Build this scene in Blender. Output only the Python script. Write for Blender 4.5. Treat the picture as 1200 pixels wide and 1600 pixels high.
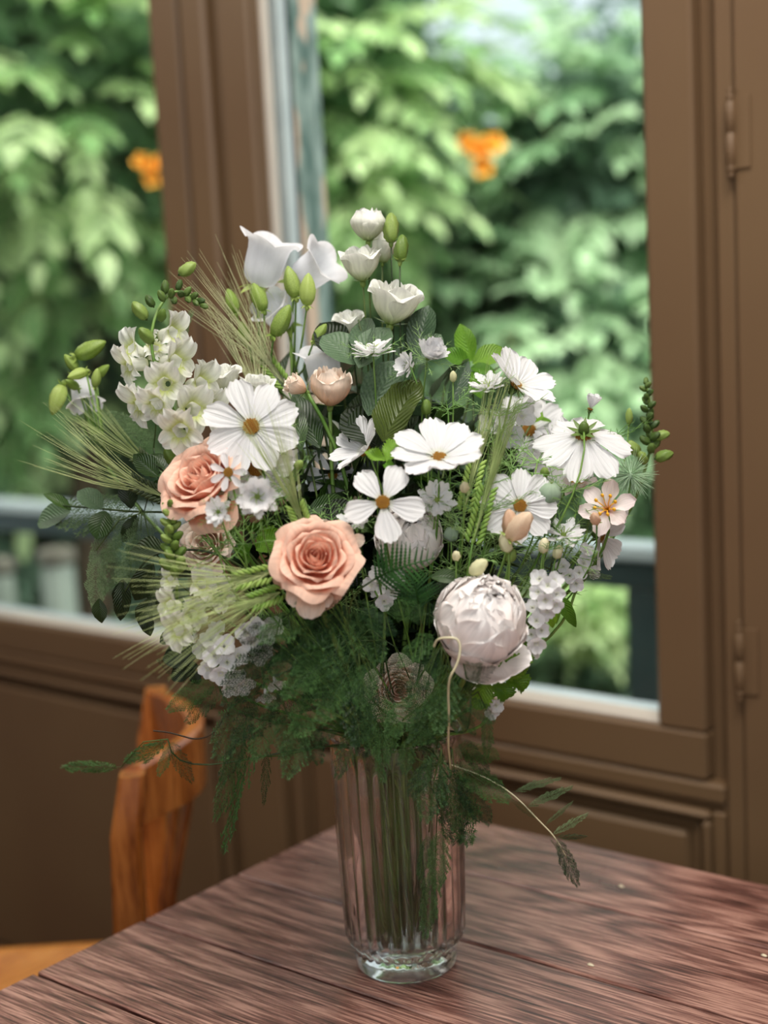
import bpy, math, random
import numpy as np
from mathutils import Vector, Matrix
PI = math.pi
random.seed(7)
rng = np.random.default_rng(7)
for o in list(bpy.data.objects): bpy.data.objects.remove(o)
S = bpy.context.scene
COL = S.collection

# ------------------------------------------------------------ camera
F = 2137.0                                    # focal length in pixels of the 1200x1600 frame
YAW, PITCH, ROLL = math.radians(39.94), math.radians(7.75), math.radians(-2.99)
CAM = Vector((0, 0, 1.3306))
_f0 = Vector((-math.sin(YAW), math.cos(YAW), 0)); _r0 = Vector((math.cos(YAW), math.sin(YAW), 0)); _u0 = Vector((0, 0, 1))
CF = math.cos(PITCH)*_f0 - math.sin(PITCH)*_u0
_u1 = math.cos(PITCH)*_u0 + math.sin(PITCH)*_f0
CR = math.cos(ROLL)*_r0 + math.sin(ROLL)*_u1
CU = -math.sin(ROLL)*_r0 + math.cos(ROLL)*_u1
cam = bpy.data.cameras.new('camera'); camo = bpy.data.objects.new('camera', cam); COL.objects.link(camo)
camo.matrix_world = Matrix(((CR.x, CU.x, -CF.x, CAM.x), (CR.y, CU.y, -CF.y, CAM.y), (CR.z, CU.z, -CF.z, CAM.z), (0, 0, 0, 1)))
cam.sensor_fit = 'VERTICAL'; cam.sensor_height = 36; cam.lens = 36*F/1600
cam.dof.use_dof = True; cam.dof.focus_distance = 1.14; cam.dof.aperture_fstop = 2.6
cam.clip_start = 0.05
S.camera = camo

# ------------------------------------------------------------ world, lights, exposure
w = bpy.data.worlds.new('overcast_sky'); S.world = w; w.use_nodes = True
nt = w.node_tree; nt.nodes.clear()
wo = nt.nodes.new('ShaderNodeOutputWorld'); bg = nt.nodes.new('ShaderNodeBackground')
tc = nt.nodes.new('ShaderNodeTexCoord'); sep = nt.nodes.new('ShaderNodeSeparateXYZ'); rmp = nt.nodes.new('ShaderNodeValToRGB')
nt.links.new(tc.outputs['Generated'], sep.inputs[0]); nt.links.new(sep.outputs['Z'], rmp.inputs[0])
rmp.color_ramp.elements[0].position = 0.0; rmp.color_ramp.elements[0].color = (0.62, 0.74, 0.78, 1)
rmp.color_ramp.elements[1].position = 0.6; rmp.color_ramp.elements[1].color = (0.88, 0.95, 1.0, 1)
nt.links.new(rmp.outputs[0], bg.inputs[0]); bg.inputs[1].default_value = 1.3
nt.links.new(bg.outputs[0], wo.inputs[0])
def sunlamp(name, direction, energy, angle, color):
    l = bpy.data.lights.new(name, 'SUN'); l.energy = energy; l.angle = math.radians(angle); l.color = color
    o = bpy.data.objects.new(name, l); COL.objects.link(o)
    o.rotation_euler = Vector(direction).to_track_quat('-Z', 'Y').to_euler(); return o
sunlamp('sun', (-0.35, 0.55, -1.0), 10.0, 50, (1.0, 0.97, 0.9))
def arealamp(name, loc, target, sx, sy, power, color):
    l = bpy.data.lights.new(name, 'AREA'); l.shape = 'RECTANGLE'; l.size = sx; l.size_y = sy; l.energy = power; l.color = color
    o = bpy.data.objects.new(name, l); COL.objects.link(o); o.location = loc
    o.rotation_euler = (Vector(target)-Vector(loc)).to_track_quat('-Z', 'Y').to_euler(); return o
arealamp('overhead_fill', (-0.15, 0.55, 2.72), (-0.6, 0.95, 1.0), 0.9, 0.7, 42, (1.0, 0.95, 0.88))  # unseen soft fill added overhead to light the bouquet; no fixture modelled
arealamp('rear_fill', (.9, -1.2, 1.9), (-0.75, 0.95, 1.05), 1.0, 1.3, 27, (0.95, 0.98, 1.0))  # fill added behind the camera; the rear wall has no window there
arealamp('overhead_fill', (-2.3, .35, 2.72), (-1.9, 1.3, .7), 0.9, 0.7, 20, (1.0, .96, .9))  # second added fill, brightens the wall below the left window and the chair
vs = S.view_settings
vs.view_transform = 'Standard'; vs.look = 'None'; vs.gamma = 1; vs.use_curve_mapping = False; vs.exposure = 0.0

# ------------------------------------------------------------ helpers
def lin(c):
    return tuple(((v/255)/12.92 if v/255 <= 0.04045 else ((v/255+0.055)/1.055)**2.4) for v in c)
def ray(x, y): return (CR*(x-600)/F - CU*(y-800)/F + CF)
def at(x, y, D): return CAM + ray(x, y)*D
def ony(x, y, Y):
    d = ray(x, y); return CAM + d*(Y/d.y)
def cdir(r, u, t): return (CR*r + CU*u - CF*t).normalized()
def frame(loc, z, roll=0.0, s=1.0, up=None):
    z = Vector(z).normalized(); h = Vector(up) if up is not None else Vector((0, 0, 1))
    if abs(z.dot(h.normalized())) > 0.97: h = Vector((0.3, 1, 0.2))
    x = h.cross(z).normalized(); y = z.cross(x)
    c, sn = math.cos(roll), math.sin(roll)
    x2 = x*c + y*sn; y2 = -x*sn + y*c
    if not hasattr(s, '__len__'): s = (s, s, s)
    return Matrix(((x2.x*s[0], y2.x*s[1], z.x*s[2], loc[0]), (x2.y*s[0], y2.y*s[1], z.y*s[2], loc[1]), (x2.z*s[0], y2.z*s[1], z.z*s[2], loc[2]), (0, 0, 0, 1)))
def RZ(a): return Matrix.Rotation(a, 4, 'Z')
def RX(a): return Matrix.Rotation(a, 4, 'X')
def RY(a): return Matrix.Rotation(a, 4, 'Y')
def TR(x, y, z): return Matrix.Translation((x, y, z))
def SC(s): return Matrix.Diagonal((s, s, s, 1)) if not hasattr(s, '__len__') else Matrix.Diagonal((s[0], s[1], s[2], 1))
WM = {}
def mk(name, V, Fc, mat=None, uv=None, smooth=True):
    me = bpy.data.meshes.new(name); me.from_pydata([tuple(v) for v in V], [], [tuple(f) for f in Fc])
    if smooth: me.polygons.foreach_set('use_smooth', [True]*len(me.polygons))
    if uv is not None:
        ul = me.uv_layers.new(name='UVMap'); idx = np.empty(len(me.loops), dtype=np.int32); me.loops.foreach_get('vertex_index', idx)
        ul.data.foreach_set('uv', np.asarray(uv, dtype=np.float32)[idx].ravel())
    if mat:
        for m in (mat if isinstance(mat, (list, tuple)) else [mat]): me.materials.append(m)
    me.update(); return me
def place(name, me, M=None, parent=None, kind=None):
    o = bpy.data.objects.new(name, me); COL.objects.link(o)
    M = M if M is not None else Matrix.Identity(4)
    if parent is not None:
        o.parent = parent; o.matrix_basis = WM[parent.name].inverted() @ M
    else: o.matrix_basis = M
    WM[o.name] = M
    if kind: o['kind'] = kind
    return o
def thing(name, label, cat, loc=(0, 0, 0), group=None):
    o = bpy.data.objects.new(name, None); COL.objects.link(o); o.empty_display_size = 0.01
    o.location = loc; WM[o.name] = Matrix.Translation(loc); o['label'] = label; o['category'] = cat
    if group: o['group'] = group
    return o
def tag(o, label, cat, group=None):
    o['label'] = label; o['category'] = cat
    if group: o['group'] = group
    return o
def struct(name, loc=(0, 0, 0)):
    o = bpy.data.objects.new(name, None); COL.objects.link(o); o.location = loc; o['kind'] = 'structure'; o.empty_display_size = .01
    WM[o.name] = Matrix.Translation(loc); return o
class MB:
    def __init__(s): s.v = []; s.f = []; s.n = 0; s.uv = []; s.m = []
    def add(s, V, Fc, uv=None, mi=0):
        V = np.asarray(V, dtype=float); s.v.append(V); k = s.n
        s.f += [tuple(i+k for i in f) for f in Fc]; s.n += len(V); s.m += [mi]*len(Fc)
        s.uv.append(np.asarray(uv, dtype=float) if uv is not None else np.zeros((len(V), 2)))
        return s
    def addM(s, me, M, mi=0):
        V, Fc, uv = me; A = np.array(M); V = np.asarray(V) @ A[:3, :3].T + A[:3, 3]
        return s.add(V, Fc, uv, mi)
    def mesh(s, name, mat=None, smooth=True):
        me = mk(name, np.concatenate(s.v), s.f, mat, np.concatenate(s.uv), smooth)
        if any(s.m): me.polygons.foreach_set('material_index', s.m)
        return me
def boxgeo(x0, x1, y0, y1, z0, z1, b=0.0):
    # box with chamfered edges (24 verts) when b > 0
    if b <= 0:
        V = [(x, y, z) for x in (x0, x1) for y in (y0, y1) for z in (z0, z1)]
        return V, [(0, 1, 3, 2), (4, 6, 7, 5), (0, 4, 5, 1), (2, 3, 7, 6), (0, 2, 6, 4), (1, 5, 7, 3)]
    V = []; key = {}
    X = (x0, x1); Y = (y0, y1); Z = (z0, z1); sg = (1, -1)
    for i in (0, 1):
        for j in (0, 1):
            for k in (0, 1):
                c = (X[i], Y[j], Z[k]); d = (b*sg[i], b*sg[j], b*sg[k])
                for a in range(3):
                    p = [c[t] if t == a else c[t]+d[t] for t in range(3)]
                    key[(i, j, k, a)] = len(V); V.append(p)
    Fc = []
    for a in range(3):
        o1, o2 = [t for t in range(3) if t != a]
        for sd in (0, 1):
            q = []
            for (p, r) in ((0, 0), (1, 0), (1, 1), (0, 1)):
                id_ = [0, 0, 0]; id_[a] = sd; id_[o1] = p; id_[o2] = r; q.append(key[(*id_, a)])
            Fc.append(tuple(q))
    for a in range(3):            # edges running along axis a
        o1, o2 = [t for t in range(3) if t != a]
        for p in (0, 1):
            for r in (0, 1):
                A = [0, 0, 0]; B = [0, 0, 0]; A[o1] = B[o1] = p; A[o2] = B[o2] = r; A[a] = 0; B[a] = 1
                Fc.append((key[(*A, o1)], key[(*B, o1)], key[(*B, o2)], key[(*A, o2)]))
    for i in (0, 1):
        for j in (0, 1):
            for k in (0, 1): Fc.append((key[(i, j, k, 0)], key[(i, j, k, 1)], key[(i, j, k, 2)]))
    return V, Fc
import bmesh
def fixn(me):
    bm = bmesh.new(); bm.from_mesh(me); bmesh.ops.recalc_face_normals(bm, faces=bm.faces); bm.to_mesh(me); bm.free(); return me
def box(name, x0, x1, y0, y1, z0, z1, mat, parent=None, b=0.003, kind=None, M=None):
    V, Fc = boxgeo(x0, x1, y0, y1, z0, z1, b)
    return place(name, fixn(mk(name, V, Fc, mat, smooth=False)), M, parent, kind)
def tubegeo(P, R, n=6, cap=True):
    P = [Vector(p) for p in P]; m = len(P)
    R = R if hasattr(R, '__len__') else [R]*m
    V = []; Fc = []; UV = []
    t = (P[1]-P[0]).normalized(); nrm = t.orthogonal().normalized()
    for i in range(m):
        t = (P[min(i+1, m-1)]-P[max(i-1, 0)]).normalized()
        nrm = (nrm - t*nrm.dot(t)).normalized(); bn = t.cross(nrm)
        for k in range(n):
            a = 2*PI*k/n; V.append(tuple(P[i] + (nrm*math.cos(a)+bn*math.sin(a))*R[i])); UV.append((k/n, i/(m-1)))
    for i in range(m-1):
        for k in range(n):
            Fc.append((i*n+k, i*n+(k+1) % n, (i+1)*n+(k+1) % n, (i+1)*n+k))
    if cap and n > 2: Fc.append(tuple(range(n))[::-1]); Fc.append(tuple((m-1)*n+k for k in range(n)))
    return V, Fc, UV
def lathegeo(prof, n=24, mod=None):
    V = []; Fc = []; UV = []
    m = len(prof)
    for i, (r, z) in enumerate(prof):
        for k in range(n):
            a = 2*PI*k/n
            rr, zz = (r, z) if mod is None else mod(r, z, a, i)
            V.append((rr*math.cos(a), rr*math.sin(a), zz)); UV.append((k/n, i/max(1, m-1)))
    for i in range(m-1):
        for k in range(n): Fc.append((i*n+k, i*n+(k+1) % n, (i+1)*n+(k+1) % n, (i+1)*n+k))
    return V, Fc, UV
def gridgeo(fn, nu, nv):
    V = []; UV = []; Fc = []
    for j in range(nv+1):
        for i in range(nu+1):
            u = i/nu*2-1; v = j/nv; V.append(fn(u, v)); UV.append((u*.5+.5, v))
    for j in range(nv):
        for i in range(nu):
            a = j*(nu+1)+i; Fc.append((a, a+1, a+nu+2, a+nu+1))
    return V, Fc, UV
def lerp_table(tab, v):
    for (a, x), (b, y) in zip(tab, tab[1:]):
        if v <= b:
            t = (v-a)/(b-a); t = t*t*(3-2*t)*.5+t*.5; return x+(y-x)*t
    return tab[-1][1]
def bez(p0, p1, p2, p3, n):
    return [p0*(1-t)**3+p1*3*t*(1-t)**2+p2*3*t*t*(1-t)+p3*t**3 for t in [i/(n-1) for i in range(n)]]

# ------------------------------------------------------------ materials
def newmat(name):
    m = bpy.data.materials.new(name); m.use_nodes = True; nt = m.node_tree; nt.nodes.clear(); return m, nt
def N(nt, t, **kw):
    n = nt.nodes.new(t)
    for k, v in kw.items(): setattr(n, k, v)
    return n
def principled(nt, col, rough=.5, spec=.5):
    p = N(nt, 'ShaderNodeBsdfPrincipled'); p.inputs['Base Color'].default_value = (*col, 1); p.inputs['Roughness'].default_value = rough
    p.inputs['Specular IOR Level'].default_value = spec; return p
def varied(nt, c1, c2, scale=8, coord='Object', rand=True, contrast=(.3, .7), detail=3):
    tcn = N(nt, 'ShaderNodeTexCoord'); no = N(nt, 'ShaderNodeTexNoise'); no.inputs['Scale'].default_value = scale; no.inputs['Detail'].default_value = detail
    nt.links.new(tcn.outputs[coord], no.inputs['Vector'])
    cr = N(nt, 'ShaderNodeValToRGB'); cr.color_ramp.elements[0].position = contrast[0]; cr.color_ramp.elements[1].position = contrast[1]
    cr.color_ramp.elements[0].color = (*c1, 1); cr.color_ramp.elements[1].color = (*c2, 1)
    if rand:
        oi = N(nt, 'ShaderNodeObjectInfo'); ad = N(nt, 'ShaderNodeMath', operation='MULTIPLY_ADD')
        nt.links.new(oi.outputs['Random'], ad.inputs[0]); ad.inputs[1].default_value = .45; ad.inputs[2].default_value = -.22
        a2 = N(nt, 'ShaderNodeMath', operation='ADD'); nt.links.new(ad.outputs[0], a2.inputs[0]); nt.links.new(no.outputs['Fac'], a2.inputs[1])
        nt.links.new(a2.outputs[0], cr.inputs[0])
    else: nt.links.new(no.outputs['Fac'], cr.inputs[0])
    return cr.outputs[0], no
def leafmat(name, c1, c2, trans=.3, rough=.5, spec=.3, scale=30, veins=0.0, tcol=None, coord='Object', tsat=1.1, tval=1.5):
    m, nt = newmat(name); c1, c2 = lin(c1), lin(c2)
    col, no = varied(nt, c1, c2, scale, coord=coord)
    p = principled(nt, c1, rough, spec); nt.links.new(col, p.inputs['Base Color'])
    if veins:
        uv = N(nt, 'ShaderNodeTexCoord'); sp = N(nt, 'ShaderNodeSeparateXYZ'); nt.links.new(uv.outputs['UV'], sp.inputs[0])
        a = N(nt, 'ShaderNodeMath', operation='MULTIPLY_ADD'); nt.links.new(sp.outputs['X'], a.inputs[0]); a.inputs[1].default_value = 1; a.inputs[2].default_value = -.5
        b = N(nt, 'ShaderNodeMath', operation='ABSOLUTE'); nt.links.new(a.outputs[0], b.inputs[0])
        c = N(nt, 'ShaderNodeMath', operation='MULTIPLY_ADD'); nt.links.new(b.outputs[0], c.inputs[0]); c.inputs[1].default_value = -.7; nt.links.new(sp.outputs['Y'], c.inputs[2])
        d = N(nt, 'ShaderNodeMath', operation='MULTIPLY'); nt.links.new(c.outputs[0], d.inputs[0]); d.inputs[1].default_value = 62
        e = N(nt, 'ShaderNodeMath', operation='SINE'); nt.links.new(d.outputs[0], e.inputs[0])
        bp = N(nt, 'ShaderNodeBump'); bp.inputs['Strength'].default_value = veins; bp.inputs['Distance'].default_value = .002
        nt.links.new(e.outputs[0], bp.inputs['Height']); nt.links.new(bp.outputs[0], p.inputs['Normal'])
    t = N(nt, 'ShaderNodeBsdfTranslucent')
    if tcol: t.inputs[0].default_value = (*lin(tcol), 1)
    else:
        g = N(nt, 'ShaderNodeHueSaturation'); g.inputs['Value'].default_value = tval; g.inputs['Saturation'].default_value = tsat; nt.links.new(col, g.inputs['Color']); nt.links.new(g.outputs[0], t.inputs[0])
    mx = N(nt, 'ShaderNodeMixShader'); mx.inputs[0].default_value = trans
    nt.links.new(p.outputs[0], mx.inputs[1]); nt.links.new(t.outputs[0], mx.inputs[2])
    o = N(nt, 'ShaderNodeOutputMaterial'); nt.links.new(mx.outputs[0], o.inputs[0]); return m
def petalmat(name, base, tip, center, trans=.35, stripes=18, bump=.35, vmid=.25, rough=.55):
    # colour runs along the petal (V), fine lengthwise veins across it (U)
    m, nt = newmat(name)
    uv = N(nt, 'ShaderNodeTexCoord'); sp = N(nt, 'ShaderNodeSeparateXYZ'); nt.links.new(uv.outputs['UV'], sp.inputs[0])
    cr = N(nt, 'ShaderNodeValToRGB'); E = cr.color_ramp.elements; E[0].position = 0; E[0].color = (*lin(center), 1); E[1].position = 1; E[1].color = (*lin(tip), 1)
    e = E.new(vmid); e.color = (*lin(base), 1); nt.links.new(sp.outputs['Y'], cr.inputs[0])
    no = N(nt, 'ShaderNodeTexNoise'); no.inputs['Scale'].default_value = 1.0; no.inputs['Detail'].default_value = 4
    mp = N(nt, 'ShaderNodeMapping'); mp.inputs['Scale'].default_value = (stripes*1.6, 1.6, 1); nt.links.new(uv.outputs['UV'], mp.inputs[0]); nt.links.new(mp.outputs[0], no.inputs['Vector'])
    mul = N(nt, 'ShaderNodeMix', data_type='RGBA', blend_type='MULTIPLY'); mul.inputs[0].default_value = .35
    r2 = N(nt, 'ShaderNodeValToRGB'); r2.color_ramp.elements[0].position = .35; r2.color_ramp.elements[0].color = (.6, .6, .6, 1); r2.color_ramp.elements[1].position = .6; r2.color_ramp.elements[1].color = (1, 1, 1, 1)
    nt.links.new(no.outputs['Fac'], r2.inputs[0]); nt.links.new(cr.outputs[0], mul.inputs[6]); nt.links.new(r2.outputs[0], mul.inputs[7])
    p = principled(nt, lin(base), rough, .3); nt.links.new(mul.outputs[2], p.inputs['Base Color'])
    bp = N(nt, 'ShaderNodeBump'); bp.inputs['Strength'].default_value = bump; bp.inputs['Distance'].default_value = .002
    nt.links.new(no.outputs['Fac'], bp.inputs['Height']); nt.links.new(bp.outputs[0], p.inputs['Normal'])
    t = N(nt, 'ShaderNodeBsdfTranslucent'); nt.links.new(mul.outputs[2], t.inputs[0])
    mx = N(nt, 'ShaderNodeMixShader'); mx.inputs[0].default_value = trans
    nt.links.new(p.outputs[0], mx.inputs[1]); nt.links.new(t.outputs[0], mx.inputs[2])
    o = N(nt, 'ShaderNodeOutputMaterial'); nt.links.new(mx.outputs[0], o.inputs[0]); return m
def simplemat(name, c1, c2=None, rough=.5, spec=.4, scale=10, bump=0, metal=0, rand=False, coord='Object', contrast=(.3, .7)):
    m, nt = newmat(name); c1 = lin(c1); c2 = lin(c2) if c2 else c1
    col, no = varied(nt, c1, c2, scale, rand=rand, coord=coord, contrast=contrast)
    p = principled(nt, c1, rough, spec); nt.links.new(col, p.inputs['Base Color']); p.inputs['Metallic'].default_value = metal
    if bump:
        bp = N(nt, 'ShaderNodeBump'); bp.inputs['Strength'].default_value = bump; bp.inputs['Distance'].default_value = .003
        nt.links.new(no.outputs['Fac'], bp.inputs['Height']); nt.links.new(bp.outputs[0], p.inputs['Normal'])
    o = N(nt, 'ShaderNodeOutputMaterial'); nt.links.new(p.outputs[0], o.inputs[0]); return m
def woodmat(name, dark, mid, light, axis='X', rough=.38, grain=1.0, bump=.35, spec=.5):
    m, nt = newmat(name); tcn = N(nt, 'ShaderNodeTexCoord'); oi = N(nt, 'ShaderNodeObjectInfo')
    off = N(nt, 'ShaderNodeVectorMath', operation='SCALE'); comb = N(nt, 'ShaderNodeCombineXYZ')
    for i in range(3): nt.links.new(oi.outputs['Random'], comb.inputs[i])
    nt.links.new(comb.outputs[0], off.inputs[0]); off.inputs['Scale'].default_value = 37.0
    add = N(nt, 'ShaderNodeVectorMath', operation='ADD'); nt.links.new(tcn.outputs['Object'], add.inputs[0]); nt.links.new(off.outputs[0], add.inputs[1])
    def stretched(a, b):
        mp = N(nt, 'ShaderNodeMapping'); sc = {'X': (a, b, b), 'Y': (b, a, b), 'Z': (b, b, a)}[axis]; mp.inputs['Scale'].default_value = sc
        nt.links.new(add.outputs[0], mp.inputs[0]); return mp
    # cathedral figure: bands of a warped field
    mp1 = stretched(1.1, 6.5); n1 = N(nt, 'ShaderNodeTexNoise'); n1.inputs['Scale'].default_value = 1.0; n1.inputs['Detail'].default_value = 2.5; n1.inputs['Distortion'].default_value = .5
    nt.links.new(mp1.outputs[0], n1.inputs['Vector'])
    k = N(nt, 'ShaderNodeMath', operation='MULTIPLY'); nt.links.new(n1.outputs['Fac'], k.inputs[0]); k.inputs[1].default_value = 130*grain
    sn = N(nt, 'ShaderNodeMath', operation='SINE'); nt.links.new(k.outputs[0], sn.inputs[0])
    mp2 = stretched(16, 430*grain); n2 = N(nt, 'ShaderNodeTexNoise'); n2.inputs['Scale'].default_value = 1; n2.inputs['Detail'].default_value = 5; n2.inputs['Roughness'].default_value = .65
    nt.links.new(mp2.outputs[0], n2.inputs['Vector'])
    mp3 = stretched(2.5, 9); n3 = N(nt, 'ShaderNodeTexNoise'); n3.inputs['Scale'].default_value = 1.3; n3.inputs['Detail'].default_value = 4
    nt.links.new(mp3.outputs[0], n3.inputs['Vector'])
    n2c = N(nt, 'ShaderNodeMath', operation='MULTIPLY_ADD'); nt.links.new(n2.outputs['Fac'], n2c.inputs[0]); n2c.inputs[1].default_value = 1.2; n2c.inputs[2].default_value = -.1
    s1 = N(nt, 'ShaderNodeMath', operation='MULTIPLY_ADD'); nt.links.new(sn.outputs[0], s1.inputs[0]); s1.inputs[1].default_value = .075; nt.links.new(n2c.outputs[0], s1.inputs[2])
    s2 = N(nt, 'ShaderNodeMath', operation='MULTIPLY_ADD'); nt.links.new(n3.outputs['Fac'], s2.inputs[0]); s2.inputs[1].default_value = .30; nt.links.new(s1.outputs[0], s2.inputs[2])
    cr = N(nt, 'ShaderNodeValToRGB'); E = cr.color_ramp.elements; E[0].position = .40; E[0].color = (*lin(dark), 1); E[1].position = .74; E[1].color = (*lin(light), 1)
    s3 = N(nt, 'ShaderNodeMath', operation='MULTIPLY'); nt.links.new(s2.outputs[0], s3.inputs[0]); s3.inputs[1].default_value = .9
    e = E.new(.57); e.color = (*lin(mid), 1); nt.links.new(s3.outputs[0], cr.inputs[0])
    p = principled(nt, lin(mid), rough, spec); nt.links.new(cr.outputs[0], p.inputs['Base Color'])
    rr = N(nt, 'ShaderNodeMapRange'); nt.links.new(n3.outputs['Fac'], rr.inputs[0]); rr.inputs[1].default_value = .3; rr.inputs[2].default_value = .7; rr.inputs[3].default_value = rough-.08; rr.inputs[4].default_value = rough+.12; nt.links.new(rr.outputs[0], p.inputs['Roughness'])
    bp = N(nt, 'ShaderNodeBump'); bp.inputs['Strength'].default_value = bump; bp.inputs['Distance'].default_value = .0015
    nt.links.new(s1.outputs[0], bp.inputs['Height']); nt.links.new(bp.outputs[0], p.inputs['Normal'])
    o = N(nt, 'ShaderNodeOutputMaterial'); nt.links.new(p.outputs[0], o.inputs[0]); return m

M_paint = simplemat('taupe_paint', (106, 83, 58), (98, 74, 52), rough=.5, spec=.35, scale=2.5, bump=.03)
M_paint2 = simplemat('cream_bead_paint', (206, 196, 182), (188, 178, 166), rough=.5, scale=6)
M_white = simplemat('white_exterior_paint', (214, 220, 222), (186, 194, 198), rough=.5, scale=9)
M_grey = simplemat('dark_gasket', (40, 44, 46), rough=.7)
M_seam = simplemat('dark_seam', (14, 9, 8), rough=1, spec=.0)
M_wall = simplemat('plaster', (168, 158, 146), (160, 150, 138), rough=.9, scale=5, bump=.1)
M_floor = woodmat('parquet', (56, 36, 24), (92, 62, 40), (120, 86, 58), 'X', .5)
M_table = woodmat('plum_brown_wood', (58, 35, 31), (120, 79, 69), (184, 140, 124), 'X', .32, 1.0, .22)
M_tleg = woodmat('dark_table_wood', (40, 24, 20), (70, 42, 36), (96, 60, 52), 'Z', .45)
M_chair = woodmat('varnished_beech', (112, 56, 20), (158, 88, 36), (186, 112, 52), 'Z', .25, .4, .1, .6)
M_chairseat = woodmat('orange_beech_seat', (150, 84, 26), (190, 116, 44), (208, 138, 62), 'Y', .3, .4, .1, .6)
def peelmat():
    m, nt = newmat('peeling_green_paint'); tcn = N(nt, 'ShaderNodeTexCoord'); mp = N(nt, 'ShaderNodeMapping'); mp.inputs['Scale'].default_value = (1, 1, .28)
    nt.links.new(tcn.outputs['Object'], mp.inputs[0])
    a = N(nt, 'ShaderNodeTexNoise'); a.inputs['Scale'].default_value = 55; a.inputs['Detail'].default_value = 3; nt.links.new(mp.outputs[0], a.inputs['Vector'])
    b = N(nt, 'ShaderNodeTexNoise'); b.inputs['Scale'].default_value = 22; b.inputs['Detail'].default_value = 2; nt.links.new(mp.outputs[0], b.inputs['Vector'])
    c = N(nt, 'ShaderNodeValToRGB'); E = c.color_ramp.elements; E[0].position = .38; E[0].color = (*lin((88, 112, 106)), 1); E[1].position = .62; E[1].color = (*lin((160, 176, 170)), 1); nt.links.new(a.outputs['Fac'], c.inputs[0])
    g = N(nt, 'ShaderNodeValToRGB'); g.color_ramp.elements[0].position = .53; g.color_ramp.elements[1].position = .55; nt.links.new(b.outputs['Fac'], g.inputs[0])
    mx = N(nt, 'ShaderNodeMix', data_type='RGBA'); nt.links.new(g.outputs[0], mx.inputs[0]); nt.links.new(c.outputs[0], mx.inputs[6]); mx.inputs[7].default_value = (*lin((214, 186, 166)), 1)
    p = principled(nt, (.5, .5, .5), .7, .2); nt.links.new(mx.outputs[2], p.inputs['Base Color'])
    bp = N(nt, 'ShaderNodeBump'); bp.inputs['Strength'].default_value = .6; bp.inputs['Distance'].default_value = .003; bp.invert = True; nt.links.new(g.outputs[0], bp.inputs['Height']); nt.links.new(bp.outputs[0], p.inputs['Normal'])
    o = N(nt, 'ShaderNodeOutputMaterial'); nt.links.new(p.outputs[0], o.inputs[0]); return m
M_peel = peelmat()
def panemat():
    m, nt = newmat('window_glass'); t = N(nt, 'ShaderNodeBsdfTransparent'); t.inputs[0].default_value = (.97, .99, .98, 1)
    g = N(nt, 'ShaderNodeBsdfGlossy'); g.inputs['Roughness'].default_value = .01; lw = N(nt, 'ShaderNodeLayerWeight'); lw.inputs[0].default_value = .5; pw = N(nt, 'ShaderNodeMath', operation='POWER'); nt.links.new(lw.outputs['Facing'], pw.inputs[0]); pw.inputs[1].default_value = 4; fr = N(nt, 'ShaderNodeMath', operation='MULTIPLY_ADD'); nt.links.new(pw.outputs[0], fr.inputs[0]); fr.inputs[1].default_value = .10; fr.inputs[2].default_value = .012
    mx = N(nt, 'ShaderNodeMixShader'); nt.links.new(fr.outputs[0], mx.inputs[0]); nt.links.new(t.outputs[0], mx.inputs[1]); nt.links.new(g.outputs[0], mx.inputs[2])
    o = N(nt, 'ShaderNodeOutputMaterial'); nt.links.new(mx.outputs[0], o.inputs[0]); return m
M_pane = panemat()
def glassmat(name, col, ior, rough=0.0, thin=.12):
    m, nt = newmat(name); p = principled(nt, col, rough, .5); p.inputs['Transmission Weight'].default_value = 1; p.inputs['IOR'].default_value = ior
    t = N(nt, 'ShaderNodeBsdfTransparent'); t.inputs[0].default_value = (*col, 1); mx = N(nt, 'ShaderNodeMixShader'); mx.inputs[0].default_value = thin; nt.links.new(p.outputs[0], mx.inputs[1]); nt.links.new(t.outputs[0], mx.inputs[2])
    o = N(nt, 'ShaderNodeOutputMaterial'); nt.links.new(mx.outputs[0], o.inputs[0]); return m
M_glass = glassmat('clear_pressed_glass', (.97, .965, .96), 1.45)
M_water = glassmat('vase_water', (.95, .955, .92), 1.33, thin=.5)

# ------------------------------------------------------------ room shell
YW = 1.488
box('floor', -3.6, 1.9, -2.4, 1.6, -.06, 0, M_floor, kind='structure', b=0)
box('ceiling', -3.6, 1.9, -2.4, 1.6, 2.85, 2.93, M_wall, kind='structure', b=0)
box('wall_left', -3.7, -3.6, -2.4, 1.6, 0, 2.85, M_wall, kind='structure', b=0)
box('wall_right', 1.9, 2.0, -2.4, 1.6, 0, 2.85, M_wall, kind='structure', b=0)
box('wall_rear', -3.6, 1.9, -2.5, -2.4, 0, 2.85, M_wall, kind='structure', b=0)
WB = struct('wall_back', (-1.2, YW, 0))
# window opening: x -3.0 .. -0.725, z .745 .. 2.55 ; wall below carries recessed joinery panels
PL = box('lower_wall', -3.6, -.725, YW+.012, YW+.10, 0, .735, M_paint, WB, b=0)
box('upper_wall', -3.6, -.60, YW+.004, YW+.10, 2.5, 2.85, M_wall, WB, b=0)
box('side_wall', -3.6, -3.0, YW+.004, YW+.10, .735, 2.5, M_wall, WB, b=0)
box('side_wall', -.60, 1.9, YW+.004, YW+.10, 0, 2.85, M_paint, WB, b=0)
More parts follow.
